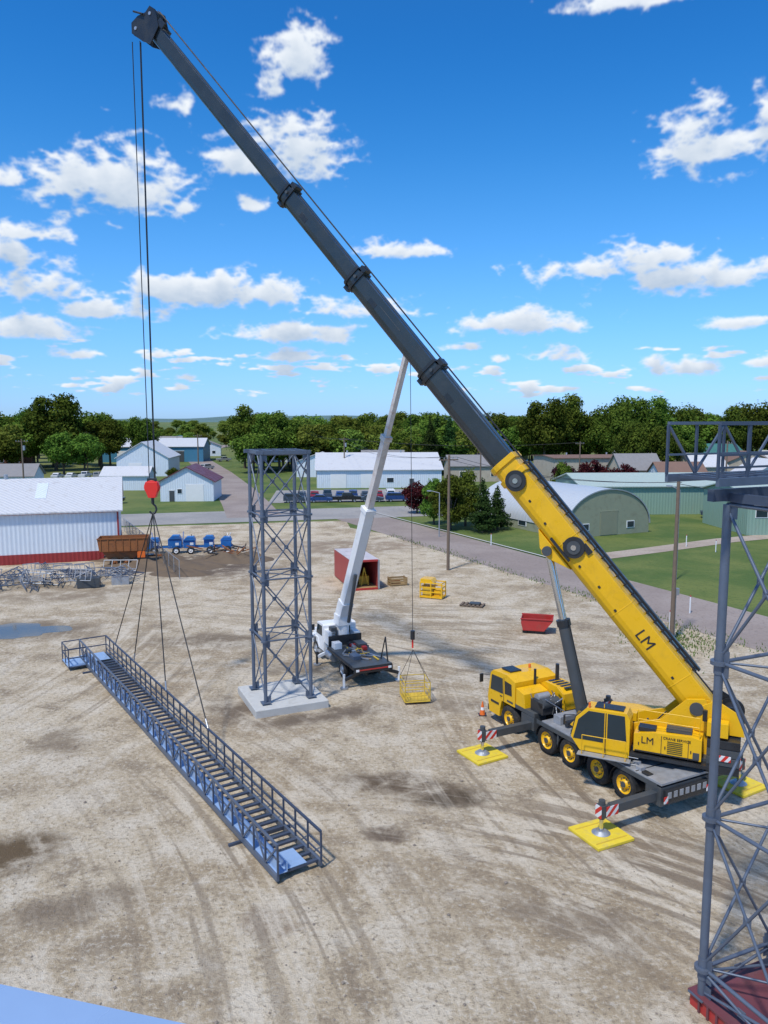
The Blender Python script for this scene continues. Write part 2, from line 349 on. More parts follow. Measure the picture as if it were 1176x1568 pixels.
for x in (2.95,-5.1):
    mb.box((x-.18,1.9,1.0),(.3,3.6,.36),dgrey); mb.box((x+.18,-1.9,1.0),(.3,3.6,.36),dgrey)
    for sy in (1,-1):
        xx=x-.18*sy
        mb.box((xx,sy*3.45,1.0),(.24,1.3,.28),dgrey)
        mb.box((xx,sy*4.12,1.02),(.34,.3,.5),dgrey)
        mb.box((xx-.19,sy*3.75,1.02),(.03,.6,.4),stripe); mb.box((xx,sy*4.285,1.02),(.34,.02,.5),stripe)
        mb.cyl((xx,sy*4.12,1.45),(xx,sy*4.12,.7),.13,dgrey,14); mb.cyl((xx,sy*4.12,.7),(xx,sy*4.12,.25),.08,chrome,12)
        mb.cyl((xx,sy*4.12,.13),(xx,sy*4.12,.24),.36,galv,20,r2=.2)
mb.obj('outriggers',crane,.012)
for x in (2.95,-5.1):
    for sy in (1,-1):
        w=rootM(cO,ca)@Vector((x-.18*sy,sy*4.12,0))
        b2=MB(); b2.box((0,0,.07),(1.75,1.75,.11),matyel)
        for k in (-.6,.6): b2.box((k,0,.13),(.06,1.5,.02),yellow2)
        o=b2.obj('outrigger_pad',None,.02); o.location=(w.x,w.y,0); o.rotation_euler=(0,0,ca+rad(R.uniform(-12,12)))
Pv=Vector((13.35,31.65,4.0)); Tp=Vector((-12.3,44,36.6))
fh=(Tp-Pv); fh.z=0; fh.normalize(); sa=math.atan2(fh.y,fh.x)
C=Pv+fh*3.0; C.z=0
ST=inv@rootM(C,sa)
mb=MB(ST)
mb.cyl((0,0,1.5),(0,0,1.85),1.15,dgrey,32); mb.box((-1.2,0,1.98),(5.6,2.5,.25),dgrey)
for sy in(1,-1): mb.prism([(-3.9,2.1),(1.6,2.1),(2.2,2.4),(1.9,2.75),(.3,2.7),(-1.6,3.3),(-2.6,4.35),(-3.3,4.45),(-3.9,3.3)],sy*.72-.06,sy*.72+.06,yellow)
mb.prism([(-3.3,2.1),(-.65,2.1),(-.65,2.85),(-1.4,3.0),(-2.9,3.08),(-3.3,3.0)],.8,1.65,yellow)
mb.prism([(-3.3,2.1),(.8,2.1),(.8,2.9),(-3.3,3.1)],-1.65,-.8,yellow)
for k in range(2): mb.box((-1.75-1.05*k,1.655,2.5),(.025,.015,.85),black)
for k in range(7): mb.box((-2.28,1.665,2.25+k*.08),(.6,.015,.03),black)
mb.box((-3.1,1.665,2.3),(.25,.012,.3),dgrey)
mb.box((-1.15,1.25,3.03),(.7,.5,.16),black); mb.box((-2.4,1.2,3.14),(1.0,.5,.14),dgrey)
mb.box((-1.8,1.3,1.93),(3.8,.9,.14),black)
for x in (-3.2,-.8,.6): mb.cyl((x,1.6,3.0),(x,1.6,3.9),.02,yellow,6)
mb.cyl((-3.2,1.6,3.9),(-.8,1.6,3.9),.02,yellow,6); mb.cyl((-3.2,1.6,3.5),(-.8,1.6,3.5),.02,yellow,6)
for k in range(8): mb.cyl((R.uniform(-3.5,0),R.uniform(-.5,.5),2.3),(R.uniform(-3.5,0),R.uniform(-.5,.5),2.9),.05,R.choice([black,dgrey,galv]),8)
for k in range(14):
    x=R.uniform(-3.6,.4); z=R.uniform(2.2,3.0); mb.box((x,R.uniform(-.45,.5),z),(R.uniform(.15,.5),R.uniform(.15,.4),R.uniform(.15,.45)),R.choice([black,dgrey,deckm,yellow]))
for k in range(6): mb.cyl((-.6,.2+.08*k,2.2),(-2.8+.2*k,.1*k,3.6),.03,black,6)
for x in (-2.9,-1.9,-.85): mb.box((x,1.668,2.45),(.04,.02,.12),black)
mb.box((-1.95,1.66,2.14),(2.5,.02,.06),black)
for k in range(5): mb.cyl((-.9,1.95,1.9-.3*k),(-.5,1.95,1.9-.3*k),.02,deckm,6)
mb.obj('superstructure_body',crane,.02)
TX=Matrix.Rotation(math.pi,4,'Z')@Matrix.Rotation(math.pi/2,4,'X')
text('LM',crane,ST@Matrix.Translation((-1.2,1.667,2.62))@TX,.42,black); text('CRANE SERVICE',crane,ST@Matrix.Translation((-2.35,1.667,2.86))@TX,.15,black)
mb=MB(ST@Matrix.Translation((.85,0,0)))
for k in range(4): mb.box((-4.95,0,1.78+k*.36),(1.25,2.7+(.05 if k%2 else 0),.34),black if k in(0,3) else dgrey)
mb.box((-5.6,.9,2.2),(.03,.6,.25),stripe); mb.box((-5.0,1.4,2.3),(.5,.03,.25),stripe)
mb.box((-4.6,0,3.3),(1.0,1.5,.25),dgrey)
for x,z in ((-4.3,3.85),(-5.15,3.7)):
    mb.cyl((x,-.55,z),(x,.55,z),.36,cablem,20); 
    for sy in (-.6,.6): mb.cyl((x,sy-.04,z),(x,sy+.04,z),.52,yellow if x>-5 else black,22)
for sy in(-.8,.8): mb.prism([(-5.7,3.1),(-3.8,3.1),(-3.9,4.1),(-4.6,4.5),(-5.5,4.0)],sy-.03,sy+.03,yellow if sy>0 else black)
mb.box((-4.7,1.15,3.45),(.8,.5,.6),yellow); mb.cyl((-4.2,1.2,3.7),(-4.2,1.2,4.15),.1,black,10)
mb.obj('counterweight',crane,.02)
mb=MB(ST)
cp=[(-.5,1.75),(1.55,1.75),(1.95,2.3),(1.75,3.2),(1.3,3.68),(-.35,3.68),(-.5,3.4)]
mb.prism(cp,.9,1.78,yellow)
for y in(.895,1.785):
    mb.prism([(.55,2.25),(1.85,2.25),(1.65,3.12),(1.22,3.56),(.55,3.56)],y-.012,y+.012,glass)
    mb.prism([(-.38,2.45),(.42,2.45),(.42,3.56),(-.28,3.56)],y-.012,y+.012,glass)
    mb.box((.49,y,2.7),(.04,.03,1.75),black)
mb.prism([(1.99,2.36),(1.80,3.2),(1.33,3.69),(1.30,3.65),(1.74,3.16),(1.93,2.34)],.95,1.72,glass)
mb.prism([(1.6,1.86),(1.98,2.3),(1.93,2.33),(1.55,1.9)],.95,1.72,glass)
mb.box((.4,1.32,3.71),(1.2,.6,.05),black); mb.cyl((1.2,1.7,3.7),(1.2,1.7,3.9),.05,orange,8)
mb.beam((1.8,1.8,3.3),(2.2,2.0,3.3),.03,.03,black); mb.box((2.2,2.02,3.1),(.06,.18,.4),black)
for x in(-.4,.5,1.4): mb.cyl((x,2.15,1.75),(x,2.15,2.6),.02,yellow,6)
mb.box((.5,2.0,1.72),(2.2,.4,.05),deckm); mb.cyl((-.4,2.15,2.6),(1.4,2.15,2.6),.02,yellow,6)
mb.obj('operator_cab',crane,.04)
e=math.atan2(Tp.z-Pv.z,(Vector((Tp.x,Tp.y,0))-Vector((Pv.x,Pv.y,0))).length)
BW=Matrix.Translation(Pv)@Matrix.Rotation(sa,4,'Z')@Matrix.Rotation(-e,4,'Y')
BT=inv@BW
def sec(w,h): 
    right=[(w/2,h/2),(w/2,-.12*h),(w*.45,-.28*h),(w*.34,-.40*h),(w*.18,-.48*h)]
    return [(a,b) for a,b in right]+[(0,-.5*h)]+[(-a,b) for a,b in reversed(right)]
mb=MB(BT)
mb.prism(sec(.98,1.28),-.2,13.3,yellow,'x')
mb.prism([(-.9,-.5),(-.2,-.64),(-.2,.64),(-.6,.5)],-.42,.42,yellow,'y')
mb.cyl((-.0,-.85,0),(0,.85,0),.28,dgrey,20)
for x in (12.3,13.05): mb.prism(sec(1.14,1.46),x,x+.28,yellow,'x')
for k in (0,3,6): mb.prism(sec(1.0,1.31),1.2+k*1.25,1.26+k*1.25,yellow,'x')
mb.prism([(7.6,-.6),(9.9,-.6),(9.2,-1.1),(8.6,-1.1)],-.35,.35,yellow,'y')
mb.cyl((8.9,-.5,-.9),(8.9,.5,-.9),.22,dgrey,16)
mb.obj('boom_base_section',crane,.02)
mb=MB(BT)
for x,z in ((12.2,.05),(8.3,.2)):
    mb.cyl((x,.5,z),(x,.62,z),.48,black,28); mb.cyl((x,.62,z),(x,.66,z),.30,dgrey,24); mb.cyl((x,.66,z),(x,.69,z),.12,chrome,16)
mb.box((8.6,.56,-.35),(1.3,.08,.12),black); mb.box((7.9,.54,.6),(.5,.06,.25),black)
mb.box((6.8,-.4,.84),(11.6,.22,.12),black); mb.box((6.8,-.62,.55),(11.6,.2,.26),black)
for k in range(24): mb.box((1.2+k*.5,-.35,.73),(.06,.35,.16),black)
for k in range(10):
    if k not in (1,2): mb.box((1.5+k*1.2,.505,-.05-.1*(k%2)),(.12,.02,.1),black)
mb.obj('boom_fittings',crane,.01)
text('LM',crane,BT@Matrix.Translation((3.4,.503,.05))@TX,.7,black)
secs=[(13.3,19.05,.86,1.12),(19.05,25.1,.76,1.0),(25.1,30.9,.67,.89),(30.9,43.0,.58,.79)]
mb=MB(BT)
for i,(a,b_,w,h) in enumerate(secs):
    mb.prism(sec(w,h),a-.4,b_,boomgrey,'x')
    if i<3:
        mb.prism(sec(w+.14,h+.16),b_-.55,b_-.38,black,'x'); mb.prism(sec(w+.12,h+.13),b_-.15,b_,black,'x')
        mb.box((b_-.3,0,h/2+.16),(.35,.6,.2),black); mb.box((b_-.25,0,-h/2-.1),(.3,.3,.2),black)
        mb.box((b_-1.9,w/2+.005,0),(.5,.01,.25),black)
        for k in (-1,1): mb.cyl((b_-.35,k*(w/2+.0),h*.2),(b_-.35,k*(w/2+.16),h*.2),.08,dgrey,10)
    mb.prism([(a,h*.5),(b_,h*.5),(b_,h*.5+.02),(a,h*.5+.02)],-.05,.05,dgrey,'y')
mb.box((22,.385,.2),(1.6,.012,.03),dgrey)
mb.obj('telescopic_boom_sections',crane,.015)
mb=MB(BT)
for sy in(-.38,.38): mb.prism([(42.5,-.5),(43.0,-.75),(43.9,-.95),(44.3,-.6),(44.2,-.1),(43.9,.35),(43.9,.75),(43.5,.85),(42.7,.45)],sy-.03,sy+.03,black,'y')
for x,z,r in ((43.85,-.6,.36),(43.6,.5,.3)):
    for y in(-.22,-.08,.08,.22): mb.lathe((x,y,z),[(.1,-.05),(r*.85,-.04),(r,-.06),(r*.9,0),(r,.06),(r*.85,.04),(.1,.05)],dgrey,20)
    mb.cyl((x,-.45,z),(x,.45,z),.09,galv,10)
mb.box((43.2,0,.1),(.9,.7,.6),black); mb.box((42.7,.33,.62),(.5,.1,.3),black)
mb.cyl((43.9,.5,.2),(44.5,.5,-.1),.05,black,8); mb.box((43.0,-.55,.3),(.4,.3,.3),dgrey)
mb.cyl((-.9,.05,.75),(43.6,.05,.85),.022,cablem,6); mb.cyl((-.9,-.1,.75),(43.6,-.08,.85),.018,cablem,6)
mb.obj('boom_head',crane)
mb=MB(ST)
ce,se=math.cos(e),math.sin(e)
top=Vector((-3+8.9*ce+se*.95,0,4+8.9*se-ce*.95)); low=Vector((1.7,0,2.3)); midp=low.lerp(top,.60)
mb.cyl(low,midp,.27,dgrey,20); mb.cyl(midp-(midp-low).normalized()*.3,midp,.32,black,20); mb.cyl(midp,top,.17,chrome,18); mb.cyl(low+Vector((0,-.6,0)),low+Vector((0,.6,0)),.22,yellow,16); mb.cyl(top+Vector((0,-.4,0)),top+Vector((0,.4,0)),.22,yellow,14)
mb.cyl(low+Vector((-.35,.2,0)),midp+Vector((-.3,.2,0)),.03,black,6)
mb.obj('luffing_cylinder',crane)
mb=MB(inv)
H=Vector((-13.25,44.05,0))
for dx,dy in ((-.22,.05),(.22,-.05),(.22,.1)): mb.cyl((H.x+dx,H.y+dy,36.0),(H.x+dx*.75,H.y+dy,12.5),.026,cablem,6)
mb.obj('hoist_ropes',crane)
mb=MB(inv@Matrix.Translation(H))
mb.lathe((0,0,12.1),[(.001,-.16),(.40,-.16),(.45,-.1),(.45,.1),(.40,.16),(.001,.16)],hookred,24)
mb.prism([(-.35,12.4),(.35,12.4),(.38,12.0),(.2,11.5),(-.2,11.5),(-.38,12.0)],-.2,.2,hookred,'y'); mb.box((0,0,12.5),(.5,.3,.25),black)
mb.cyl((0,0,11.5),(0,0,11.15),.09,black,10)
hk=[(.0,11.15),(.16,11.0),(.2,10.8),(.1,10.6),(-.08,10.58),(-.2,10.7)]
for a,b_ in zip(hk,hk[1:]): mb.cyl((a[0],0,a[1]),(b_[0],0,b_[1]),.06,black,8)
mb.obj('hook_block',crane,.02)
mb=MB(inv)
for q in [(-2.95-.553*s_+.833*.85,25.45+.833*s_+.553*.85,1.44) for s_ in (27.5,23.3,17.2,11.0)]:
    mb.cyl((H.x,H.y,10.65),q,.032,cablem,6)
    p=Vector(q); d=(Vector((H.x,H.y,10.65))-p).normalized(); mb.cyl(p,p+d*.5,.045,galv,6)
mb.obj('lifting_slings',crane)

# ------------------------------------------------------------------ walkway truss
def walkway(name,loc,rz,L,z0,landing=True,W=1.7,H_=1.3,panels=True):
    r=root(name,loc,rz); mb=MB(); y=W/2
    for sy in(1,-1):
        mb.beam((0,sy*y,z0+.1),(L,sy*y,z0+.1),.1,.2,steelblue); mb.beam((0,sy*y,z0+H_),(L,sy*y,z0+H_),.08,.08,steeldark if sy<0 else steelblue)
        n=int(L/1.0)
        for i in range(n+1): mb.beam((i*L/n,sy*y,z0+.2),(i*L/n,sy*y,z0+H_-.04),.06,.06,steeldark)
    mb.obj('chords_and_posts',r)
    mb=MB(); n=int(L/1.0); dx=L/n
    for i in range(n):
        a=(i*dx,(i+1)*dx) if i%2 else ((i+1)*dx,i*dx)
        mb.beam((a[0],y+.003,z0+.2),(a[1],y+.003,z0+H_-.04),.05,.06,steelblue)
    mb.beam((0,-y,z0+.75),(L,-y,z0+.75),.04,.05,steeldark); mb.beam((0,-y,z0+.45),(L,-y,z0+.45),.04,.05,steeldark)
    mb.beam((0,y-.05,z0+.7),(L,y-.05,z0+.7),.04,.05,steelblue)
    mb.obj('diagonals_and_rails',r)
    mb=MB()
    for i in range(int(L/.55)): mb.beam((.2+i*.55,-y+.05,z0+.16),(.2+i*.55,y-.3,z0+.16),.14,.08,steeldark)
    if panels:
        mb.box((L/2,y-.2,z0+.215),(L-.1,.34,.02),panelblue); mb.box((L/2,y-.39,z0+.36),(L-.1,.02,.3),panelblue)
        mb.box((.7,.1,z0+.23),(1.1,.9,.02),panelblue); mb.box((L-1,0,z0+.23),(1.8,1.3,.02),panelblue)
        for i in range(n): 
            if i%2==0: mb.box((i*dx+dx/2,y-.075,z0+.45),(dx*.86,.015,.42),panelblue)
    mb.obj('floor_and_toe_plates',r)
    if landing:
        mb=MB(); 
        for x in(L-2,L-1,L-.05):
            mb.beam((x,y+1.1,z0),(x,y+1.1,z0+H_),.06,.06,steeldark)
        mb.box((L-1,y+.6,z0+.15),(1.95,1.05,.05),panelblue)
        for z in(.1,.7,H_): 
            mb.beam((L-2,y+1.1,z0+z),(L,y+1.1,z0+z),.05,.06,steeldark); mb.beam((L-2,y+.03,z0+z),(L-2,y+1.1,z0+z),.05,.06,steeldark); mb.beam((L,-y,z0+z),(L,y+1.1,z0+z),.05,.06,steeldark)
        mb.obj('landing',r)
    return r
wr=walkway('truss_walkway',(-2.95,25.45,0),math.atan2(.833,-.553),30,.12)
mb=MB()
for x in (3.2,27): mb.beam((x,-1.2,.05),(x,1.35,.05),.12,.1,steeldark)
mb.obj('support_timbers',wr)

# ------------------------------------------------------------------ lattice towers
def tower(name,loc,rz,side,levels,leg=.11,br=.045,mat=steelblue):
    r=root(name,loc,rz); h=side/2; cs=[(-h,-h),(h,-h),(h,h),(-h,h)]
    mb=MB()
    for x,y in cs:
        mb.cyl((x,y,levels[0]),(x,y,levels[-1]),leg,mat,12)
        for z in levels[1:-1]:
            mb.cyl((x,y,z-.05),(x,y,z+.05),leg*2,mat,12); mb.cyl((x,y,z-.3),(x,y,z+.3),leg*1.2,mat,12)
        mb.box((x,y,levels[0]+.02),(.5,.5,.04),mat)
    mb.obj('legs',r)
    mb=MB()
    for i in range(4):
        a=cs[i];b_=cs[(i+1)%4]
        for k,z in enumerate(levels):
            if k>0: mb.cyl((*a,z),(*b_,z),br*1.3,mat,8)
        for z0,z1 in zip(levels,levels[1:]):
            mb.cyl((*a,z0+.1),(*b_,z1-.1),br,mat,8); mb.cyl((*b_,z0+.1),(*a,z1-.1),br,mat,8)
            m_=((a[0]+b_[0])/2,(a[1]+b_[1])/2); zc=(z0+z1)/2; d=Vector((b_[0]-a[0],b_[1]-a[1],0)).normalized()
            mb.box((*m_,zc),(.24,.02,.24),mat,rz=math.atan2(d.y,d.x))
            for p in(a,b_):
                for z in(z0+.2,z1-.2): mb.box((p[0]+(m_[0]-p[0])*.12,p[1]+(m_[1]-p[1])*.12,z),(.3,.02,.3),mat,rz=math.atan2(d.y,d.x))
    for z in levels[1:]:
        mb.cyl((*cs[0],z),(*cs[2],z),br*.8,mat,6); mb.cyl((*cs[1],z),(*cs[3],z),br*.8,mat,6)
    mb.obj('bracing',r); return r
trz=math.atan2(.40,.915)
tw=tower('lattice_tower',(-5.82,42.6,0),trz,2.6,[.5,3.95,7.35,10.8,14.1],leg=.1,br=.038)
mb=MB()
for sy in(-1.3,1.3): mb.beam((-1.6,sy,14.2),(1.45,sy,14.2),.14,.2,steelblue); mb.beam((sy,-1.45,14.2),(sy,1.45,14.2),.12,.18,steelblue)
for k in range(3): mb.beam((-.65+k*.65,-1.3,14.25),(-.65+k*.65,1.3,14.25),.08,.1,steelblue)
for s1 in(-1,1):
    mb.cyl((s1*1.3,-1.3,12.9),(s1*.5,-1.3,14.1),.045,steelblue,6)
    mb.cyl((-1.3,s1*1.3,12.9),(-1.3,s1*.5,14.1),.045,steelblue,6)
mb.obj('top_platform',tw)
mb=MB(); mb.box((0,0,.2),(4.15,4.25,.44),conc); o=mb.obj('concrete_slab',None,.03); o.location=(-5.82,42.6,0); o.rotation_euler=(0,0,trz)
u=Vector((math.cos(trz),math.sin(trz)));v_=Vector((-u.y,u.x)); c2=Vector((8.66,19.35))+u*1.3-v_*1.3
tn=tower('lattice_tower',(c2.x,c2.y,0),trz,2.6,[.4,1.2,5.5,9.75,13.85],leg=.115,br=.042)
mb=MB()
for sy in(-1.3,1.3): mb.beam((-1.9,sy,14.1),(1.9,sy,14.1),.2,.3,steeldark); mb.beam((sy,-1.6,14.04),(sy,1.6,14.04),.16,.22,steeldark)
mb.obj('cap_beams',tn)
mb=MB(); mb.box((.1,-.0,.2),(3.1,3.1,.4),red); mb.box((.1,0,.42),(3.2,3.2,.05),maroon)
for k in range(-4,5): mb.box((.1+k*.3,-1.58,.2),(.06,.05,.38),maroon); mb.box((-1.48,k*.3,.2),(.05,.06,.38),maroon)
o=mb.obj('steel_foundation_box'); o.location=(c2.x,c2.y,0); o.rotation_euler=(0,0,trz)
walkway('truss_walkway',(7.6,19.1,0),trz+rad(2),9,14.38,False,1.6,1.5,panels=False)
mb=MB(); mb.prism([(-3.2,2.44),(-1.03,1.9),(-.485,1.76),(.3,1.55),(.1,.9),(-3.2,1.5)],14.46,14.5,panelblue,'z'); mb.prism([(-3.2,1.5),(.1,.9),(.1,.98),(-3.2,1.58)],14.3,14.46,steelblue,'z')
mb.obj('steel_deck_plate')

# ------------------------------------------------------------------ boom truck
tO=Vector((-1.54,47.0,0)); ta=math.atan2(.915,-.404); tr=root('boom_truck',tO,ta); ti=rootM(tO,ta).inverted()
mb=MB()
for sy in(1,-1):
    mb.wheel((0,sy*1.05,.52),.52,.3,sy,rubber,galv); mb.wheel((0,sy*.72,.52),.52,.28,sy,rubber,galv); mb.wheel((5.0,sy*1.05,.52),.52,.3,sy,rubber,galv)
mb.box((1.9,.42,.85),(8.2,.1,.28),black); mb.box((1.9,-.42,.85),(8.2,.1,.28),black); mb.cyl((0,-1,.52),(0,1,.52),.1,black,8); mb.cyl((5,-1,.52),(5,1,.52),.08,black,8)
mb.cyl((1.8,1.0,.75),(2.9,1.0,.75),.3,galv,16)
mb.obj('wheels_and_frame',tr)
mb=MB(); mb.box((.1,0,1.18),(4.7,2.5,.16),black); mb.box((.1,0,1.275),(4.66,2.46,.03),dgrey)
for sy in(1,-1): mb.box((.1,sy*1.26,1.17),(4.7,.03,.12),red if sy<0 else black); mb.box((-.05,sy*.72,1.0),(1.4,.9,.03),black)
mb.box((-2.27,0,1.05),(.06,2.5,.3),black); mb.box((-2.31,0,1.1),(.03,2.2,.08),red)
for k in(-1,1): mb.box((-2.33,k*1.05,1.1),(.03,.2,.14),white)
mb.box((2.5,0,1.6),(.06,2.3,.7),black)
for sy in(-1,): mb.cyl((-1.9,sy*1.1,1.25),(-1.75,sy*1.0,2.8),.05,black,8); mb.cyl((-1.75,sy*1.0,2.8),(-1.2,sy*.95,1.3),.04,black,8)
mb.box((-.5,.5,1.4),(.8,.5,.25),steelblue); mb.box((1.6,-.7,1.45),(1.0,.6,.35),dgrey); mb.box((1.9,.8,1.5),(.6,.5,.4),white); mb.cyl((1.2,-.2,1.4),(2.2,-.2,1.4),.12,galv,10)
for k in range(14): mb.beam((R.uniform(-1.6,2),R.uniform(-1,1),1.33),(R.uniform(-1.6,2),R.uniform(-1,1),1.35),.08,.06,R.choice([crate,galv,dgrey,yellow2]))
for k in range(6): mb.box((R.uniform(.3,2.2),R.uniform(-1,1),1.42),(R.uniform(.2,.5),R.uniform(.2,.4),R.uniform(.15,.35)),R.choice([dgrey,bluep,red,galv,black]))
mb.obj('flatbed',tr,.01)
mb=MB()
mb.prism([(3.5,.7),(4.95,.7),(5.0,1.65),(4.7,2.45),(3.6,2.5),(3.5,2.4)],-1.15,1.15,white)
fen=[(4.45,.8),(4.5,1.15),(4.8,1.3),(5.3,1.28),(5.6,.9),(5.6,.75),(6.4,.75),(6.4,1.2),(5.2,1.42),(4.5,1.4),(4.3,.8)]
mb.prism([(4.95,1.0),(6.45,1.0),(6.5,1.35),(6.3,1.6),(5.0,1.72)],-.85,.85,white); mb.prism(fen,-1.18,-.8,white); mb.prism(fen,.8,1.18,white)
for sy in(1,-1): mb.prism([(3.75,1.65),(4.9,1.65),(4.66,2.32),(3.75,2.34)],sy*1.153-.01,sy*1.153+.01,glass); mb.box((5.1,sy*1.35,1.95),(.1,.25,.4),black); mb.box((4.2,sy*1.2,.55),(.7,.25,.08),galv)
mb.box((3.495,0,2.0),(.02,1.5,.5),glass); mb.box((4.87,0,2.02),(.02,2.0,.62),glass,rot=Matrix.Rotation(rad(-20),3,'Y')); mb.box((6.5,0,.75),(.15,2.3,.25),galv)
mb.obj('cab',tr,.04)
mb=MB()
mb.box((2.95,0,1.2),(.9,1.6,.9),white); mb.cyl((2.95,0,1.6),(2.95,0,2.7),.42,white,18); mb.box((2.95,0,2.9),(.9,.9,.7),white); mb.box((2.9,.7,2.1),(.5,.4,.7),dgrey)
mb.box((3.1,.85,1.75),(.9,.5,.9),white); mb.box((3.0,-.9,1.7),(.9,.4,.7),white)
for x in(2.95,-2.0):
    for sy in (1,-1):
        mb.beam((x,sy*.5,1.0),(x,sy*1.75,.55),.16,.2,black if x<0 else white); mb.cyl((x,sy*1.8,.9),(x,sy*1.8,.1),.08,white if x<0 else black,10); mb.cyl((x,sy*1.8,.02),(x,sy*1.8,.1),.24,galv,14)
mb.obj('crane_pedestal_and_outriggers',tr,.02)
B0=Vector((-2.75,49.7,3.1)); B1=Vector((1.3,42.7,19.7)); bd=(B1-B0); LBm=bd.length; bx=bd.normalized(); by=Vector((0,0,1)).cross(bx).normalized(); bz=bx.cross(by)
TB=ti@(Matrix.Translation(B0)@Matrix((bx,by,bz)).transposed().to_4x4())
mb=MB(TB)
mb.prism([(-.3,-.3),(.3,-.3),(.3,.3),(-.3,.3)],-.5,8.4,white,'x'); mb.prism([(-.2,-.21),(.2,-.21),(.2,.21),(-.2,.21)],8.4,13.2,rustw,'x'); mb.prism([(-.14,-.15),(.14,-.15),(.14,.15),(-.14,.15)],13.2,LBm,rustw,'x')
for x in(8.2,13.1): mb.box((x,0,0),(.3,.72 if x<9 else .52,.74 if x<9 else .54),white if x<9 else rustw)
mb.prism([(-.4,-.4),(.4,-.4),(.35,.4),(-.35,.4)],-.6,1.2,white,'x')
for k in range(6): mb.box((1.0+k*1.3,.305,.1),(.5,.012,.16),dgrey)
mb.box((4.0,.42,.05),(7.5,.16,.22),rustw); mb.cyl((LBm+.1,-.2,-.15),(LBm+.1,.2,-.15),.22,black,14); mb.box((LBm-.1,0,0),(.4,.4,.45),black)
mb.cyl((.2,.0,-.9),(3.6,0,-.38),.11,dgrey,12); mb.cyl((.5,.15,.42),(LBm,.1,.4),.018,cablem,6)
mb.obj('crane_boom',tr,.01)
mb=MB(ti); K=Vector((1.42,42.55,0)); mb.cyl((K.x,K.y,19.5),(K.x+.2,K.y,4.1),.018,cablem,6); mb.cyl((K.x+.2,K.y,4.1),(K.x+.2,K.y,3.6),.13,black,12); mb.cyl((K.x+.2,K.y,3.6),(K.x+.2,K.y,3.1),.05,hookred,8); mb.obj('hoist_line',tr)
bk=root('man_basket',(K.x+.35,K.y+.1,0),rad(10)); mb=MB(); s=.72
for x in(-s,s):
    for y in(-s,s): mb.cyl((x,y,.15),(x,y,1.25),.03,yellow2,6); mb.cyl((x,y,1.25),(-.15,-.1,3.0),.014,cablem,5)
for z in(.15,.5,.88,1.25):
    for a,b_ in (((-s,-s),(s,-s)),((s,-s),(s,s)),((s,s),(-s,s)),((-s,s),(-s,-s))): mb.cyl((*a,z),(*b_,z),.025,yellow2,6)
for k in range(-3,4):
    t=k*s/3.5
    for a in((t,-s),(t,s),(-s,t),(s,t)): mb.cyl((*a,.15),(*a,.7),.01,yellow2,4)
mb.box((0,0,.14),(1.44,1.44,.03),yellow2); mb.obj('cage',bk)

# ------------------------------------------------------------------ yard objects
ct=root('shipping_container',(-1.75,71.2,0),math.atan2(.99,-.30)); mb=MB(); L=7.0;W=2.6;Hh=2.7
cred=corrugated('container_red',(.40,.055,.05),per=.35)
mb.box((L/2,W/2,Hh/2+.1),(L,.06,Hh),cred); mb.box((L/2,-W/2,Hh/2+.1),(L,.06,Hh),cred); mb.box((L,0,Hh/2+.1),(.06,W-.07,Hh),cred); mb.obj('walls',ct)
mb=MB(); mb.box((L/2,0,Hh+.13),(L,W+.07,.06),M('container_roof',(.55,.5,.5),.5,0,.2,1,dirt=.4)); mb.box((L/2,0,.1),(L,W-.08,.1),crate)
for sy in(1,-1): mb.box((-.02,sy*W/2,Hh/2+.1),(.16,.16,Hh+.05),deckm)
mb.box((-.02,0,Hh+.08),(.16,W-.17,.18),red); mb.box((-.02,0,.1),(.16,W-.17,.18),red)
mb.obj('frame_roof_floor',ct)
mb=MB(); mb.box((2.2,-.3,.6),(1.2,1.0,.8),yellow2); mb.box((4,.5,.7),(1.5,.8,1.1),dgrey); mb.cyl((1.1,.1,.2),(1.2,-.2,1.9),.06,yellow2,8); mb.cyl((1.1,-.6,.2),(1.2,-.2,1.9),.06,yellow2,8); mb.obj('stored_equipment',ct)
mb=MB(); 
for z in(.15,.4,.65): 
    for y in(-.5,.5): mb.box((0,y,z),(1.7,.04,.16),crate)
    for x in(-.85,.85): mb.box((x,0,z),(.04,.96,.16),crate)
for x in(-.82,.82):
    for y in(-.46,.46): mb.box((x,y,.4),(.08,.08,.8),crate)
mb.box((0,0,.1),(1.6,.9,.06),crate); mb.box((-.2,0,.35),(.8,.6,.4),rust)
o=mb.obj('wooden_crate'); o.location=(1.3,73.5,0); o.rotation_euler=(0,0,.3)
sk=root('yellow_storage_rack',(4.4,68.2,0),rad(-22)); mb=MB()
for x in(-1,0,1):
    for y in(-.6,.6): mb.box((x,y,.75),(.09,.09,1.4),yellow)
for z in(.12,.6,1.0,1.42):
    for y in(-.6,.6): mb.box((0,y,z),(2.1,.07,.1),yellow)
    for x in(-1,1): mb.box((x,0,z),(.07,1.12,.1),yellow)
mb.box((0,0,.2),(1.95,1.1,.06),yellow); mb.box((-.4,0,.65),(.9,.8,.8),yellow2); mb.box((.5,.1,.5),(.6,.7,.55),yellow); mb.prism([(-1,1.45),(.2,1.45),(0,1.75),(-1,1.75)],-.6,.6,yellow,'y'); mb.obj('frame',sk,.01)
mb=MB()
for k in range(6): mb.box((-.9+k*.36,0,.16),(.2,1.2,.04),wood)
for y in(-.5,0,.5): mb.box((0,y,.08),(2.0,.1,.12),wood)
mb.box((.2,.1,.24),(.9,.7,.1),dgrey); o=mb.obj('wooden_pallet'); o.location=(7.6,65,0); o.rotation_euler=(0,0,-.35)
hp=root('self_dumping_hopper',(11.55,56.9,0),rad(-14)); mb=MB()
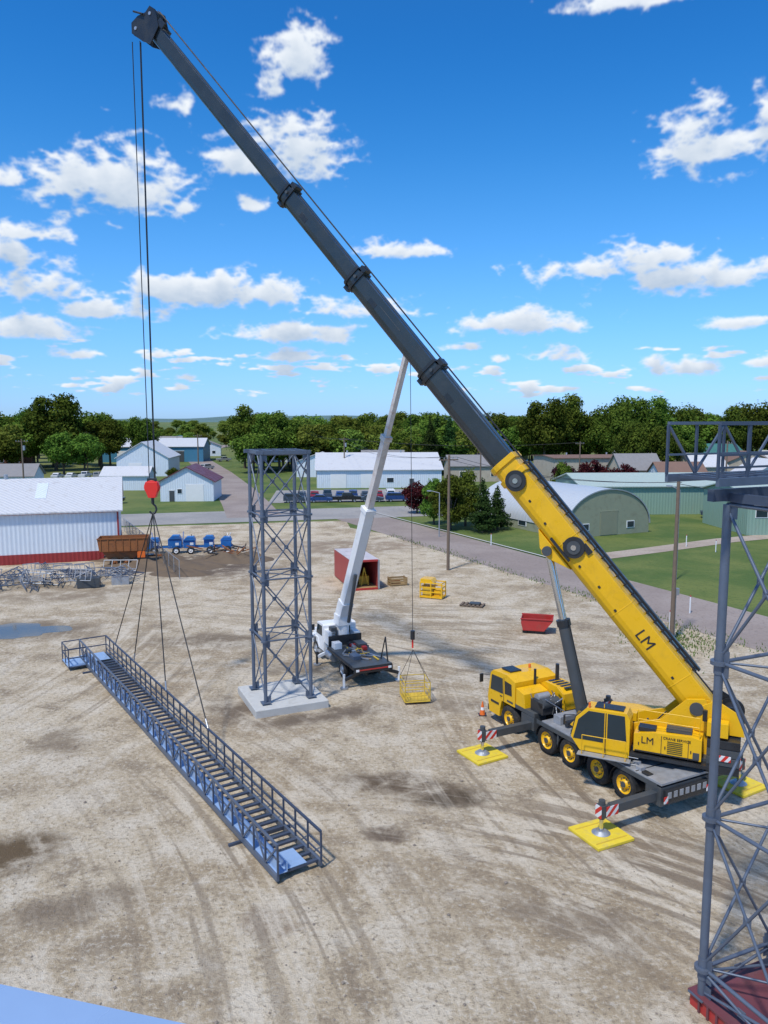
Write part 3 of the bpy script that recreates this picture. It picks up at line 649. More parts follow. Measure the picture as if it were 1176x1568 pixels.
hpp=[(-1.0,.25),(.55,.25),(1.15,1.0),(1.2,1.15),(-1.15,1.15),(-1.15,.8)]
mb.prism(hpp,-.75,-.71,red); mb.prism(hpp,.71,.75,red)
mb.beam((-1.0,0,.26),(.55,0,.26),1.42,.05,red,up=(0,0,1)); mb.beam((.55,0,.26),(1.18,0,1.1),1.42,.05,red,up=(0,0,1)); mb.beam((-1.0,0,.26),(-1.15,0,1.12),1.42,.05,red,up=(0,0,1))
for y in(-.78,.78): mb.box((0,y,1.15),(2.4,.07,.08),red); mb.box((-.2,y*.6,.1),(1.7,.14,.16),black)
mb.box((-.2,0,.6),(1.2,1.0,.1),M('scrap_load',(.1,.07,.05),.9,0,.4,5,.05)); mb.obj('tub',hp,.01)
mb=MB(); mb.box((0,0,.02),(.42,.42,.04),black); mb.cyl((0,0,.04),(0,0,.3),.16,orange,16,r2=.11); mb.cyl((0,0,.3),(0,0,.45),.11,white,16,r2=.085); mb.cyl((0,0,.45),(0,0,.75),.085,orange,16,r2=.03)
o=mb.obj('traffic_cone'); o.location=(5.35,40.4,0)
dt=root('dump_trailer',(-28.6,84.0,0),rad(12)); mb=MB()
dpp=[(-2.4,1.7),(2.4,1.7),(2.6,3.1),(-2.6,3.1)]
mb.prism(dpp,-1.3,-1.24,rust); mb.prism(dpp,1.24,1.3,rust)
mb.beam((-2.4,0,1.7),(-2.6,0,3.1),2.46,.06,rust); mb.beam((2.4,0,1.7),(2.6,0,3.1),2.46,.06,rust); mb.box((0,0,1.7),(4.7,2.46,.06),rust)
for k in range(-3,4): mb.box((k*.75,-1.33,2.4),(.08,.08,1.35),rust)
mb.box((0,-1.34,3.1),(5.3,.1,.1),rust); mb.prism([(-1.6,.8),(1.0,.8),(2.2,1.65),(-2.2,1.65)],-.9,.9,rust); mb.box((.5,0,1.0),(5.2,.9,.14),black); mb.box((3.2,0,.9),(1.6,.2,.2),rust)
for sy in(1,-1):
    for x in(-.9,.3): mb.wheel((x,sy*1.15,.5),.5,.3,sy,rubber,rust)
mb.box((1.9,-1.0,1.3),(.8,.6,.7),orange); mb.obj('hopper_body',dt)
be=root('blue_farm_implement',(-23.2,91.5,0),rad(8)); mb=MB()
for k in range(5):
    x=-4+k*2.0+R.uniform(-.3,.3); hh=R.uniform(.7,1.1)
    mb.box((x,R.uniform(-.3,.3),.65+hh/2),(R.uniform(1.1,1.6),1.2,hh),bluep); mb.prism([(x-.7,.7+hh),(x+.7,.7+hh),(x+.5,1.1+hh),(x-.3,1.1+hh)],-.6,.6,bluep); mb.wheel((x+.2,-.95,.45),.45,.28,-1,rubber,white,14)
    for j in range(3): mb.cyl((x+R.uniform(-.8,.8),-.5,.8),(x+R.uniform(-.8,.8),.6,R.uniform(1.5,2.5)),.05,R.choice([bluep,black,galv]),6)
    mb.box((x+.3,-.7,1.2),(.4,.04,.3),white)
mb.box((0,0,.75),(10,.2,.2),bluep); mb.box((0,.6,.75),(10,.2,.2),black); mb.beam((5,0,.75),(6.6,-.6,.5),.15,.15,black); mb.obj('toolbar_and_units',be)
sp=root('steel_frame_pile',(-33.5,73.2,0),rad(14)); mb=MB()
for i in range(75):
    x=R.uniform(-10,8.5); y=R.uniform(-2.6,3.0); z=R.uniform(.1,1.1); a=R.uniform(-.5,.5)+(math.pi/2 if R.random()<.4 else 0); L=R.uniform(1.5,3.6); w=R.uniform(.7,1.3); tl=R.uniform(-.25,.5)
    Q=Matrix.Translation((x,y,z))@Matrix.Rotation(a,4,'Z')@Matrix.Rotation(R.uniform(-.2,1.2),4,'X')@Matrix.Rotation(tl*.4,4,'Y')
    mt=R.choice([steelblue,steelblue,steeldark,deckm])
    sv=mb.T; mb.T=Q
    mb.beam((-L/2,0,0),(L/2,0,0),.07,.07,mt); mb.beam((-L/2,w,0),(L/2,w,0),.07,.07,mt)
    for k in range(5): xx=-L/2+L*k/4; mb.beam((xx,0,0),(xx,w,0),.05,.05,mt)
    if i%3==0: mb.beam((-L/2,0,0),(L/2,w,0),.05,.05,mt)
    mb.T=sv
mb.box((5,-2.0,.5),(2.0,1.2,.9),dgrey); mb.box((7.8,-1.2,.35),(1.6,1.0,.7),galv); mb.obj('frames',sp)
def mound(name,cx,cy,rx,ry,h,seed):
    n=34; rr=random.Random(seed); vs=[];fs=[]
    ph=[rr.uniform(0,6) for _ in range(6)]
    for i in range(n+1):
        for j in range(n+1):
            a=i/n*2-1;b_=j/n*2-1; d=max(0,1-(a*a+b_*b_)); z=h*d*(.75+.25*math.sin(5*a+ph[0])*math.sin(4*b_+ph[1])+.2*math.sin(11*a+ph[2]+b_*7)+rr.uniform(-.12,.12)); vs.append((cx+a*rx,cy+b_*ry,max(z,0)-.02 if d>0 else -.05))
    for i in range(n):
        for j in range(n): k=i*(n+1)+j; fs.append((k,k+n+1,k+n+2,k+1))
    mb=MB(); mb.add(vs,fs,soil,True); mb.obj(name)
mound('soil_mound',-24,83,7,3.2,.8,1); mound('soil_mound',-17,87,4.6,2.8,1.0,2); mound('soil_mound',-29,88,6,3,.8,3); mound('soil_mound',-21,79,3.5,2,.5,4)
mb=MB()
for i in range(26):
    x=-19+R.uniform(-2.5,3);y=88+R.uniform(-2,2); mb.beam((x,y,.5+R.random()*.5),(x+R.uniform(-2,2),y+R.uniform(-.8,.8),.7+R.random()),.12,.12,R.choice([rust,black,wood,rust]))
mb.obj('scrap_heap')
cf=root('chain_link_fence'); mb=MB(); A=Vector((-20.5,76.2,0));Bq=Vector((-37,109,0)); n=14; fh_=1.9
for i in range(n+1): p=A.lerp(Bq,i/n); mb.cyl(p,p+Vector((0,0,fh_)),.04,galv,6)
mb.cyl(A+Vector((0,0,fh_)),Bq+Vector((0,0,fh_)),.03,galv,6); mb.obj('posts',cf)
mb=MB(); dL=(Bq-A); LL=dL.length; dd=dL.normalized()
k=0.0
while k<LL:
    for sg in(1,-1):
        a0=k; a1=k+sg*fh_
        if 0<=a1<=LL: mb.beam(A+dd*a0+Vector((0,0,.05)),A+dd*a1+Vector((0,0,fh_)),.008,.008,dgrey)
    k+=.3
mb.obj('mesh',cf)

# ------------------------------------------------------------------ buildings
def building(name,loc,rz,L,W,h,rh,wall,roof,ridge='x',band=None,doors=(),wins=(),skylight=()):
    r=root(name,loc,rz); mb=MB(); ov=.45
    if ridge=='x': mb.prism([(0,0),(W,0),(W,h),(W/2,rh),(0,h)],0,L,wall,'x')
    else: mb.prism([(0,0),(L,0),(L,h),(L/2,rh),(0,h)],0,W,wall,'y')
    mb.obj('walls',r)
    mb=MB(); t=.16
    if ridge=='x':
        s=(rh-h)/(W/2)
        for sg in(0,1):
            y0=-ov if sg==0 else W+ov; z0=h-s*ov
            mb.prism([(y0,z0+.03),(W/2,rh+.03),(W/2,rh+.03+t),(y0,z0+.03+t)],-ov,L+ov,roof,'x')
    else:
        s=(rh-h)/(L/2)
        for sg in(0,1):
            x0=-ov if sg==0 else L+ov; z0=h-s*ov
            mb.prism([(x0,z0+.03),(L/2,rh+.03),(L/2,rh+.03+t),(x0,z0+.03+t)],-ov,W+ov,roof,'y')
    mb.obj('roof',r)
    mb=MB()
    for x in (L*.25,L*.7):
        if ridge=='x': mb.cyl((x,W/2,rh),(x,W/2,rh+.7),.22,galv,10)
    if mb.v and L>20: mb.obj('vents',r)
    if skylight:
        mb=MB()
        for (x,y0,y1,w) in skylight:
            s=(rh-h)/(W/2); mb.prism([(y0,h+s*y0+.2),(y1,h+s*y1+.2),(y1,h+s*y1+.23),(y0,h+s*y0+.23)],x,x+w,whitewall,'x')
        mb.obj('skylight',r)
    if band:
        mb=MB(); mb.box((L/2,-.02,band[0]/2),(L+.1,.06,band[0]),band[1]); mb.box((L+.02,W/2,band[0]/2),(.06,W,band[0]),band[1]); mb.box((L/2,-.03,h-.12),(L,.08,.2),band[1]) ; mb.box((L-.1,-.05,h/2),(.2,.08,h-.3),band[1]); mb.obj('trim',r)
    if doors or wins:
        mb=MB()
        for side,x,w,hh,mt in doors:
            if side=='f': mb.box((x,-.03,hh/2),(w,.08,hh),mt); mb.box((x,-.02,hh+.08),(w+.3,.06,.14),doorw)
            if side=='l': mb.box((-.03,x,hh/2),(.08,w,hh),mt)
        for side,x,z,w,hh in wins:
            if side=='f': mb.box((x,-.02,z),(w+.2,.06,hh+.2),doorw); mb.box((x,-.045,z),(w,.06,hh),glass)
            if side=='l': mb.box((-.02,x,z),(.06,w+.2,hh+.2),doorw); mb.box((-.045,x,z),(.06,w,hh),glass)
        mb.obj('doors_and_windows',r)
    return r
ang=math.atan2(.31,.95); L=42; px=-30.2-.95*L; py=87.2-.31*L
building('metal_warehouse',(px,py,0),ang,L,17,5.7,8.7,whitewall,whiteroof,'x',(1.1,redband),skylight=[(L-9,3,7,1.2)],doors=[('f',L-16,1.1,2.2,doorw)])
building('garage',(-43.3,149,0),rad(4),10.2,11,3.9,6.6,whitewall,maroon,'y',doors=[('f',6.6,3.4,3.2,doorw),('f',2.2,.95,2.1,dgrey)],wins=[('f',3.7,2,.8,.8),('l',3,2,1,.8)])
building('white_barn',(-74,214,0),rad(5),14,18,5.2,9.4,whitewall,whiteroof,'y',doors=[('f',5,3.5,3.6,doorw)],wins=[('f',10,2,1,1)])
building('white_shed',(-63,172,0),rad(5),10,8,3.3,5.0,whitewall,whiteroof,'x',doors=[('f',3,2.5,2.4,doorw)])
building('blue_metal_building',(-104,284,0),rad(6),37,22,5.6,8.4,bluewall,whiteroof,'x',doors=[('f',8,4,4,doorw),('f',16,4,4,doorw),('f',28,4,4,dgrey)])
building('small_house',(-88,168,0),rad(8),11,8,3.5,5.8,whitewall,greyroof,'x',wins=[('f',8,1.8,1,1),('f',3,1.8,1,1)],doors=[('f',5.5,1,2.1,dgrey)])
building('white_metal_building',(-15.5,178,0),rad(4),29,20,4.2,7.6,whitewall,whiteroof,'x',doors=[('f',5,3.6,3.2,doorw),('f',12,3.6,3.2,doorw),('f',22,1,2.1,dgrey)],wins=[('f',17,1.8,1.5,1)])
building('tan_house',(17,196,0),rad(4),15,12,4,6.4,tanwall,greyroof,'x',wins=[('f',3,2,1.4,1.2),('f',11,2,1.4,1.2)])
building('brown_roof_house',(16,235,0),rad(4),16,12,5,8.4,tanwall,brownroof,'x',wins=[('f',4,2.4,1.4,1.2),('f',12,2.4,1.4,1.2)])
building('flat_roof_shop',(42,190,0),rad(8),24,16,6.2,6.6,tanwall,brownroof,'x',doors=[('f',5,3,3,dgrey)],wins=[('f',12,3.4,4,1.2),('f',19,3.4,3,1.2)])
building('red_house',(100,255,0),rad(-5),14,12,5,9,brick,greyroof,'y',wins=[('f',4,2.5,1.2,1.4),('f',10,2.5,1.2,1.4)])
building('teal_roof_building',(86,230,0),rad(3),22,14,5,8.2,tanwall,greenroof,'x',wins=[('f',5,3,2,1.4),('f',15,3,2,1.4)])
building('white_cottage',(66,215,0),rad(3),12,10,4,6.8,whitewall,greyroof,'x',wins=[('f',3,2,1.4,1.2),('f',9,2,1.4,1.2)])
building('grey_house',(36,262,0),rad(5),13,10,5,8.6,whitewall,brownroof,'y',wins=[('f',4,2.5,1.2,1.4),('f',9,2.5,1.2,1.4)])
building('white_farmhouse',(-60,330,0),rad(5),12,9,5,9,whitewall,greyroof,'x',wins=[('f',4,2.5,1.4,1.4)])
HR=random.Random(21)
for i,(x,y) in enumerate([(-132,262),(-118,200),(-83,330),(-112,380),(-70,400),(-48,285),(-24,212),(-6,214),(30,208),(56,182),(78,196),(92,210),(104,228),(118,238),(62,172),(126,250),(-98,310),(-140,330),(-60,470),(-125,450),(84,176),(100,190)]):
    Lh=HR.uniform(9,15); building(HR.choice(['house','bungalow','cottage']),(x,y,0),rad(HR.uniform(-6,10)),Lh,HR.uniform(7,10),HR.uniform(3,4.4),HR.uniform(5.6,7.6),HR.choice([whitewall,tanwall,whitewall,brick]),HR.choice([greyroof,brownroof,greyroof,whiteroof,greenroof]),HR.choice(['x','x','y']),doors=[('f',Lh*.5,1,2.1,dgrey)],wins=[('f',Lh*.25,1.7,1.3,1.1),('f',Lh*.78,1.7,1.3,1.1)])
qa=math.atan2(.43,.903); q=root('quonset_hut',(24.4,102.2,0),qa); W=14.6; Ln=22; Hq=6.3; base=1.3
arc=[(0,0),(0,base)]+[(W/2-W/2*math.cos(math.pi*k/20),base+(Hq-base)*math.sin(math.pi*k/20)) for k in range(1,20)]+[(W,base),(W,0)]
mb=MB(); mb.prism(arc,.15,Ln,quonwall,'y'); 
for x in (3.2,11.2): mb.box((x,.13,1.35),(1.4,.08,1.0),doorw); mb.box((x,.10,1.35),(1.15,.08,.8),glass)
mb.box((7.3,.11,1.7),(3.0,.08,3.2),M('dull_door',(.24,.25,.17),.8,0,.1,1)); mb.box((7.3,.13,3.38),(3.2,.1,.1),quonwall)
for y in (4,10,16): mb.box((-.03,y,1.0),(.08,2.0,.9),doorw); mb.box((-.06,y,1.0),(.08,1.7,.7),glass)
mb.obj('end_walls',q)
mb=MB(); vs=[];fs=[]; NN=24
for k in range(NN+1):
    a=math.pi*k/NN
    for y in(0,Ln+.3): vs.append((W/2-(W/2+.12)*math.cos(a),y,base+(Hq-base+.12)*math.sin(a)))
for k in range(NN): fs.append((2*k,2*k+1,2*k+3,2*k+2))
mb.add(vs,fs,quonroof,True); 
vs=[]
for k in range(NN+1):
    a=math.pi*k/NN
    for rr_ in(.0,.16): vs.append((W/2-(W/2+rr_)*math.cos(a),-.01,base+(Hq-base+rr_)*math.sin(a)))
mb.add(vs,[(2*k,2*k+1,2*k+3,2*k+2) for k in range(NN)],galv); mb.obj('arched_roof',q)
building('green_metal_building',(33,128,0),qa-rad(22),60,16,4.7,6.3,greenwall,palegreenroof,'x',doors=[('f',34,3.6,4,doorw),('f',40,1.1,2.2,doorw)],wins=[('f',24,3.4,1.5,.8)])
building('green_shed',(50,105.5,0),qa-rad(22),26,13,5.4,6.8,greenwall,palegreenroof,'x',doors=[('f',7,4,3.6,doorw),('l',5,1.2,2.2,dgrey)],wins=[('f',2,3,1.6,1)])

# ------------------------------------------------------------------ poles
def pole(name,x,y,h,r=.15,cross=True,mat=wood,xf=None):
    mb=MB(); mb.cyl((0,0,-.1),(0,0,h),r,mat,10,r2=r*.7)
    if cross:
        mb.beam((-1.1,.12,h-.5),(1.1,.12,h-.5),.1,.12,wood)
        for k in(-1,-.5,.5,1): mb.cyl((k,.12,h-.44),(k,.12,h-.25),.05,galv,8)
    if xf: mb.cyl((.35,0,h-2.2),(.35,0,h-1.3),.24,galv,14)
    o=mb.obj(name); o.location=(x,y,0); o.rotation_euler=(0,0,rad(20)); return o
pole('utility_pole',6.8,80.8,12.2,.17); 
p=pole('utility_pole',20.9,54.7,11.7,.17,False)
mb=MB(); mb.box((.22,-.1,3.6),(.25,.2,.5),galv); mb.cyl((.2,-.05,0),(.2,-.05,3.4),.03,galv,6); mb.obj('meter_box',p)
pole('utility_pole',-24.5,236,13,.22,True,wood,1); pole('utility_pole',-9.5,185,11.5,.18,True,wood,1); pole('utility_pole',-71,152,12,.18,True,wood,1); pole('utility_pole',43,170,11,.18,True); pole('utility_pole',-92,240,12,.2); pole('utility_pole',30,240,14,.2); pole('utility_pole',62,140,12,.2); pole('utility_pole',-48,200,12,.2); pole('utility_pole',20,160,11,.18)
def lamp(x,y,h,rz):
    mb=MB(); mb.cyl((0,0,0),(0,0,h),.09,galv,10,r2=.06); mb.cyl((0,0,h),(1.2,0,h+.3),.04,galv,8); mb.box((1.4,0,h+.28),(.6,.25,.14),galv); o=mb.obj('street_lamp'); o.location=(x,y,0); o.rotation_euler=(0,0,rz)
lamp(29.2,76,9,2); lamp(60,112,10,2.4); lamp(7.5,104,6,3.0)
mb=MB()
def wire(a,b_,sag=.8,r=.02):
    a=Vector(a);b_=Vector(b_); pr=a
    for k in range(1,11):
        t=k/10; p=a.lerp(b_,t); p.z-=sag*4*t*(1-t); mb.cyl(pr,p,r,cablem,4,cap=False); pr=p
for o_ in(-.8,.8):
    wire((6.8+o_,80.8,12),(20.9+o_*.3,54.7,11.5)); wire((6.8+o_,80.8,12),(-9.5+o_,185,11.2),1.5); wire((43+o_,170,10.8),(-9.5+o_,185,11.2),1.2); wire((-24.5+o_,236,12.7),(-9.5+o_,185,11.2),1)
wire((20.9,54.7,11.4),(46,70,9.5)); mb.obj('overhead_wires')
for x,y in((25.3,62.5),(21.8,57.5),(13.6,97),(40,92),(38,96)):
    mb=MB(); mb.cyl((0,0,0),(0,0,1.4),.06,white,8); mb.cyl((0,0,1.4),(0,0,1.5),.065,red,8); o=mb.obj('marker_post'); o.location=(x,y,0)

# ------------------------------------------------------------------ parked cars
carcols=[M('car_paint_%d'%i,c,.3,.1,.05,1) for i,c in enumerate([(.6,.6,.62),(.05,.07,.1),(.02,.06,.2),(.3,.3,.31),(.02,.02,.022),(.25,.02,.02),(.7,.7,.7)])]
def car(x,y,rz,c,kind=0):
    r=root('parked_car' if kind!=1 else 'pickup_truck',(x,y,0),rz); mb=MB()
    if kind==0: body=[(-2.25,.35),(2.2,.35),(2.3,.75),(1.2,.98),(-1.7,1.0),(-2.3,.9)]; cab=[(-1.6,.98),(1.1,.97),(.35,1.48),(-.9,1.5)]
    elif kind==1: body=[(-2.8,.5),(2.6,.5),(2.7,1.1),(1.4,1.2),(-2.8,1.15)]; cab=[(-.9,1.15),(1.4,1.18),(.85,1.8),(-.75,1.82)]
    else: body=[(-2.3,.4),(2.25,.4),(2.35,1.0),(1.3,1.12),(-2.3,1.15)]; cab=[(-2.25,1.13),(1.2,1.12),(.6,1.72),(-2.0,1.75)]
    mb.prism(body,-.9,.9,c); mb.prism(cab,-.78,.78,c); 
    sh=[(a*.93-.02,b_) for a,b_ in cab]; zc=sum(b_ for a,b_ in cab)/4
    mb.prism([(a,zc+(b_-zc)*.72) for a,b_ in sh],-.795,.795,glass)
    mb.prism([(cab[1][0]+.02,cab[1][1]+.04),(cab[2][0]+.03,cab[2][1]-.05),(cab[2][0]-.03,cab[2][1]-.05),(cab[1][0]-.06,cab[1][1]+.02)],-.68,.68,glass)
    mb.prism([(cab[0][0]-.02,cab[0][1]+.08),(cab[3][0]-.04,cab[3][1]-.1),(cab[3][0]+.03,cab[3][1]-.1),(cab[0][0]+.06,cab[0][1]+.06)],-.66,.66,glass)
    for sx in(1.4,-1.4):
        for sy in(1,-1): mb.wheel((sx,sy*.8,.34),.34,.22,sy,rubber,galv,14)
    mb.obj('body',r,.04)
for i in range(13):
    car(-16.5+i*2.55,154.5+i*.25,rad(R.choice([95,-85])),carcols[R.randrange(7)],R.choice([0,0,1,2]))
for i in range(5): car(-17+i*4.9,147.5+i*.5,rad(5+R.uniform(-5,5)),carcols[[1,2,4,1,2][i]],[2,0,1,0,2][i])
for i in range(7): car(-88+i*3.6,208+i*.4,rad(90),carcols[[0,6,0,3,6,0,0][i]],R.choice([0,2,1]))
for (x,y,a,c,k) in((-56,245,60,0,2),(-41,158,20,0,0),(26,210,10,5,0),(31,200,5,4,1),(54,124,160,1,1),(40,150,0,1,2),(70,118,20,5,0),(-60,290,30,3,1),(47,86,-30,5,1),(20,150,15,6,0),(-52,146,10,4,1)):
    car(x,y,rad(a),carcols[c],k)

# ------------------------------------------------------------------ trees
def leafmat(name,c1,c2):
    m=bpy.data.materials.new(name); m.use_nodes=True; nt=m.node_tree; nt.nodes.clear()
    at=nt.nodes.new('ShaderNodeAttribute'); at.attribute_name='shade'
    oi=nt.nodes.new('ShaderNodeObjectInfo')
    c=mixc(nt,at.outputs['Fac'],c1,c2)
    hs=nt.nodes.new('ShaderNodeHueSaturation'); nt.links.new(c,hs.inputs['Color'])
    nt.links.new(maprange(nt,oi.outputs['Random'],0,1,.465,.525,False),hs.inputs['Hue']); nt.links.new(maprange(nt,oi.outputs['Random'],0,1,.6,1.3,False),hs.inputs['Value'])
    d=nt.nodes.new('ShaderNodeBsdfDiffuse'); t=nt.nodes.new('ShaderNodeBsdfTranslucent'); mx=nt.nodes.new('ShaderNodeMixShader'); mx.inputs[0].default_value=.3
    nt.links.new(hs.outputs[0],d.inputs[0]); nt.links.new(hs.outputs[0],t.inputs[0]); nt.links.new(d.outputs[0],mx.inputs[1]); nt.links.new(t.outputs[0],mx.inputs[2])
    o=nt.nodes.new('ShaderNodeOutputMaterial'); nt.links.new(mx.outputs[0],o.inputs[0]); return m
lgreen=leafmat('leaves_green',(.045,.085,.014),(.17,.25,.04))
ldark=leafmat('needles_dark',(.022,.05,.016),(.07,.12,.03))
lmaroon=leafmat('leaves_maroon',(.035,.009,.016),(.11,.025,.035))
llight=leafmat('leaves_light',(.10,.15,.025),(.25,.32,.06))
def treemesh(name,h,w,nl,ls,seed,style='round',lm=lgreen):
    g=np.random.default_rng(seed); mb=MB(); rr=random.Random(seed)
    th=h*.2 if style!='cone' else h*.1
    if style=='bush': th=h*.08
    mb.cyl((0,0,-.2),(rr.uniform(-.2,.2),rr.uniform(-.2,.2),h*.55),h*.022+.08,bark,7,r2=h*.008+.03)
    blobs=[]
    if style=='cone':
        for k in range(34):
            t=(k+.5)/34; z=h*(.08+.9*t); rad_=w/2*(1-t)**.85*rr.uniform(.75,1.1); a=rr.uniform(0,6.28)
            blobs.append((rad_*.55*math.cos(a),rad_*.55*math.sin(a),z,rad_*.6+.25,h*.05+.15))
    else:
        nb=34 if style=='round' else 24
        for k in range(nb):
            while True:
                p=np.array([rr.uniform(-1,1) for _ in range(3)]); d=np.linalg.norm(p)
                if .35<d<1: break
            cz=th+(h-th)*.53; hh=(h-th)*.5
            taper=1-.28*max(0,p[2]) - (.25*max(0,-p[2]) if style=='round' else 0)
            x,y,z=p[0]*w*.40*taper,p[1]*w*.40*taper,cz+p[2]*hh*.82
            s=rr.uniform(.12,.22)*w
            blobs.append((x,y,z,s,s*.75))
            if k<11: mb.cyl((0,0,th*.8+h*.25*rr.random()),(x*.85,y*.85,z*.97),h*.008+.04,bark,5,r2=.03,cap=False)
    C_=[];Nn=[];S=[];SZ=[]
    tot=sum(b_[3]**2 for b_ in blobs)
    for (x,y,z,s,sz) in blobs:
        k=int(nl*s*s/tot)+4
        d=g.normal(size=(k,3)); d/=np.linalg.norm(d,axis=1)[:,None]
        q=g.random(k)**.35*(1+.12*g.normal(size=k))
        p=np.array([x,y,z])+d*q[:,None]*np.array([s,s,sz])
        C_.append(p); nn=d*1.0+g.normal(size=(k,3))*.55; nn[:,2]+=.35; nn/=np.linalg.norm(nn,axis=1)[:,None]; Nn.append(nn)
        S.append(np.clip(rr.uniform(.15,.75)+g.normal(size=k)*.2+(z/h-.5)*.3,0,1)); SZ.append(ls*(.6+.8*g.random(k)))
    C_=np.vstack(C_);Nn=np.vstack(Nn);S=np.concatenate(S);SZ=np.concatenate(SZ); n=len(C_)
    up=g.normal(size=(n,3)); t1=np.cross(Nn,up); t1/=np.linalg.norm(t1,axis=1)[:,None]; t2=np.cross(Nn,t1)
    asp=(.5+.5*g.random(n))[:,None]
    V=np.empty((n,4,3)); sz=SZ[:,None]
    V[:,0]=C_-t1*sz*.5; V[:,1]=C_-t2*sz*.5*asp+Nn*sz*.12; V[:,2]=C_+t1*sz*.5; V[:,3]=C_+t2*sz*.5*asp+Nn*sz*.12
    base=len(mb.v); vs=np.vstack([np.array(mb.v),V.reshape(-1,3)])
    me=bpy.data.meshes.new(name)
    F=[list(f) for f in mb.f]; nf=len(F)
    me.from_pydata(vs.tolist(),[],F+(np.arange(n*4).reshape(n,4)+base).tolist())
    me.materials.append(bark); me.materials.append(lm)
    mi=np.ones(nf+n,dtype=np.int32); mi[:nf]=0; me.polygons.foreach_set('material_index',mi)
    at=me.attributes.new('shade','FLOAT','POINT'); at.data.foreach_set('value',np.concatenate([np.zeros(base),np.repeat(S,4)]).astype(np.float32))
    return me
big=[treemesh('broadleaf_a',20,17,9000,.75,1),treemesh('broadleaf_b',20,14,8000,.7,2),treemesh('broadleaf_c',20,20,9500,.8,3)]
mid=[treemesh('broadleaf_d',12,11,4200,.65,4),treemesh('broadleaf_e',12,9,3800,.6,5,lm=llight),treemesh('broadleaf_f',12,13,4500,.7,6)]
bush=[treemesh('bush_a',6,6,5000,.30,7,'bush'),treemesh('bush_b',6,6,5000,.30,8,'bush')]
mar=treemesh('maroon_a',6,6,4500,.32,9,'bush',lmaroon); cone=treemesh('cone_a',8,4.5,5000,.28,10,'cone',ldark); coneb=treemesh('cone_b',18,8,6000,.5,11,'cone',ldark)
def inst(name,me,x,y,s=1,sz=None,parent=None,z=0):
    o=bpy.data.objects.new(name,me); scene.collection.objects.link(o); o.location=(x,y,z); o.rotation_euler=(0,0,R.uniform(0,6.28)); o.scale=(s,s,sz or s); o.parent=parent; return o
inst('broadleaf_tree',big[0],-101,238,1.1,1.2); inst('broadleaf_tree',big[1],-121,240,.95); inst('broadleaf_tree',big[2],-113,250,.8,.95); inst('broadleaf_tree',big[1],-92,260,.8); inst('broadleaf_tree',big[0],-82,262,.7,.85)
inst('broadleaf_tree',mid[0],-86,222,1.0); inst('broadleaf_tree',mid[2],-108,215,1.0)
inst('broadleaf_tree',big[1],-45,250,.92,1.0); inst('broadleaf_tree',big[2],-36,240,.75,.85); inst('broadleaf_tree',big[0],-28,236,.75,.8)
for i,(x,y,s,sz) in enumerate([(48,232,.95,1.12),(58,240,1.0,1.15),(68,236,.9,1.0),(77,240,1.05,1.16),(86,244,1.0,1.12),(94,250,.85,1.0),(104,262,.9,1.0),(112,250,.85,.98),(122,258,1,1.05),(133,262,1,1.05),(126,236,.9,.95),(66,205,.6,.75),(73,202,.55,.72),(80,204,.65,.7),(62,262,.9,1.05)]): inst('broadleaf_tree',big[i%3],x,y,s,sz)
for x,y,s in((19,224,1.0),(13,219,.95),(25,228,.9),(16,232,1.02)): inst('evergreen_tree',coneb,x,y,s,s*.98)
inst('evergreen_tree',cone,13.9,108.5,1.0,.95); inst('evergreen_tree',cone,16.4,111,.9,.8)
inst('bushy_tree',bush[0],9.6,111,1.05,1.3); inst('bushy_tree',bush[1],12.2,115,1.1,1.35); inst('bushy_tree',bush[0],7.6,117,.8,1.15)
inst('maroon_tree',mar,5.6,130,.95,.95); inst('maroon_tree',mar,8.0,133,.7,.9); inst('maroon_tree',mar,45,166,1.35,1.25); inst('maroon_tree',mar,50.5,162,1.2,1.15); inst('maroon_tree',mar,40,172,1,1.1)
inst('bushy_tree',bush[1],38,164,.9,1.1); inst('bushy_tree',bush[1],-64,152,.5); inst('bushy_tree',bush[0],-48,176,.8)
tl=root('tree_line')
for i in range(330):
    y=R.uniform(215,620)**1.0; x=R.uniform(-.56,.56)*y
    a=x/y
    if -.35<a<-.19: continue
    if -.14<a<.1 and y<225: continue
    if any(abs(x-hx)<11 and abs(y-hy)<11 for hx,hy in [(-132,262),(-118,200),(-48,285),(92,210),(104,228),(118,238),(126,250)]): continue
    me=R.choice(mid+[big[0],big[1]] ); hgt=20 if me in big else 12
    H_t=R.uniform(9.5,18.5)+ (y-215)*.004
    s=H_t/hgt; inst('tree_%d'%i,me,x,y,s*R.uniform(.95,1.25),s,tl)
for i in range(110):
    y=R.uniform(600,1500); x=R.uniform(-.6,.6)*y; me=R.choice(mid) if not -.36<x/y<-.18 else mid[1]; s=R.uniform(.9,1.25); inst('far_tree_%d'%i,me,x,y,s*1.6,s,tl)
for i in range(60):
    a=R.uniform(-.17,.1); y=R.uniform(222,300); me=R.choice(mid); s=R.uniform(.95,1.25); inst('row_tree_%d'%i,me,a*y,y,s*1.1,s,tl)
for i in range(70):
    a=R.uniform(-.38,-.19); y=R.uniform(420,800); me=R.choice([mid[1],mid[1],mid[0]]); s=R.uniform(.35,.75); inst('light_tree_%d'%i,me,a*y,y,s*1.5,s,tl)
mb=MB(); gm=M('weeds',(.10,.16,.03),.9,0,.3,2)
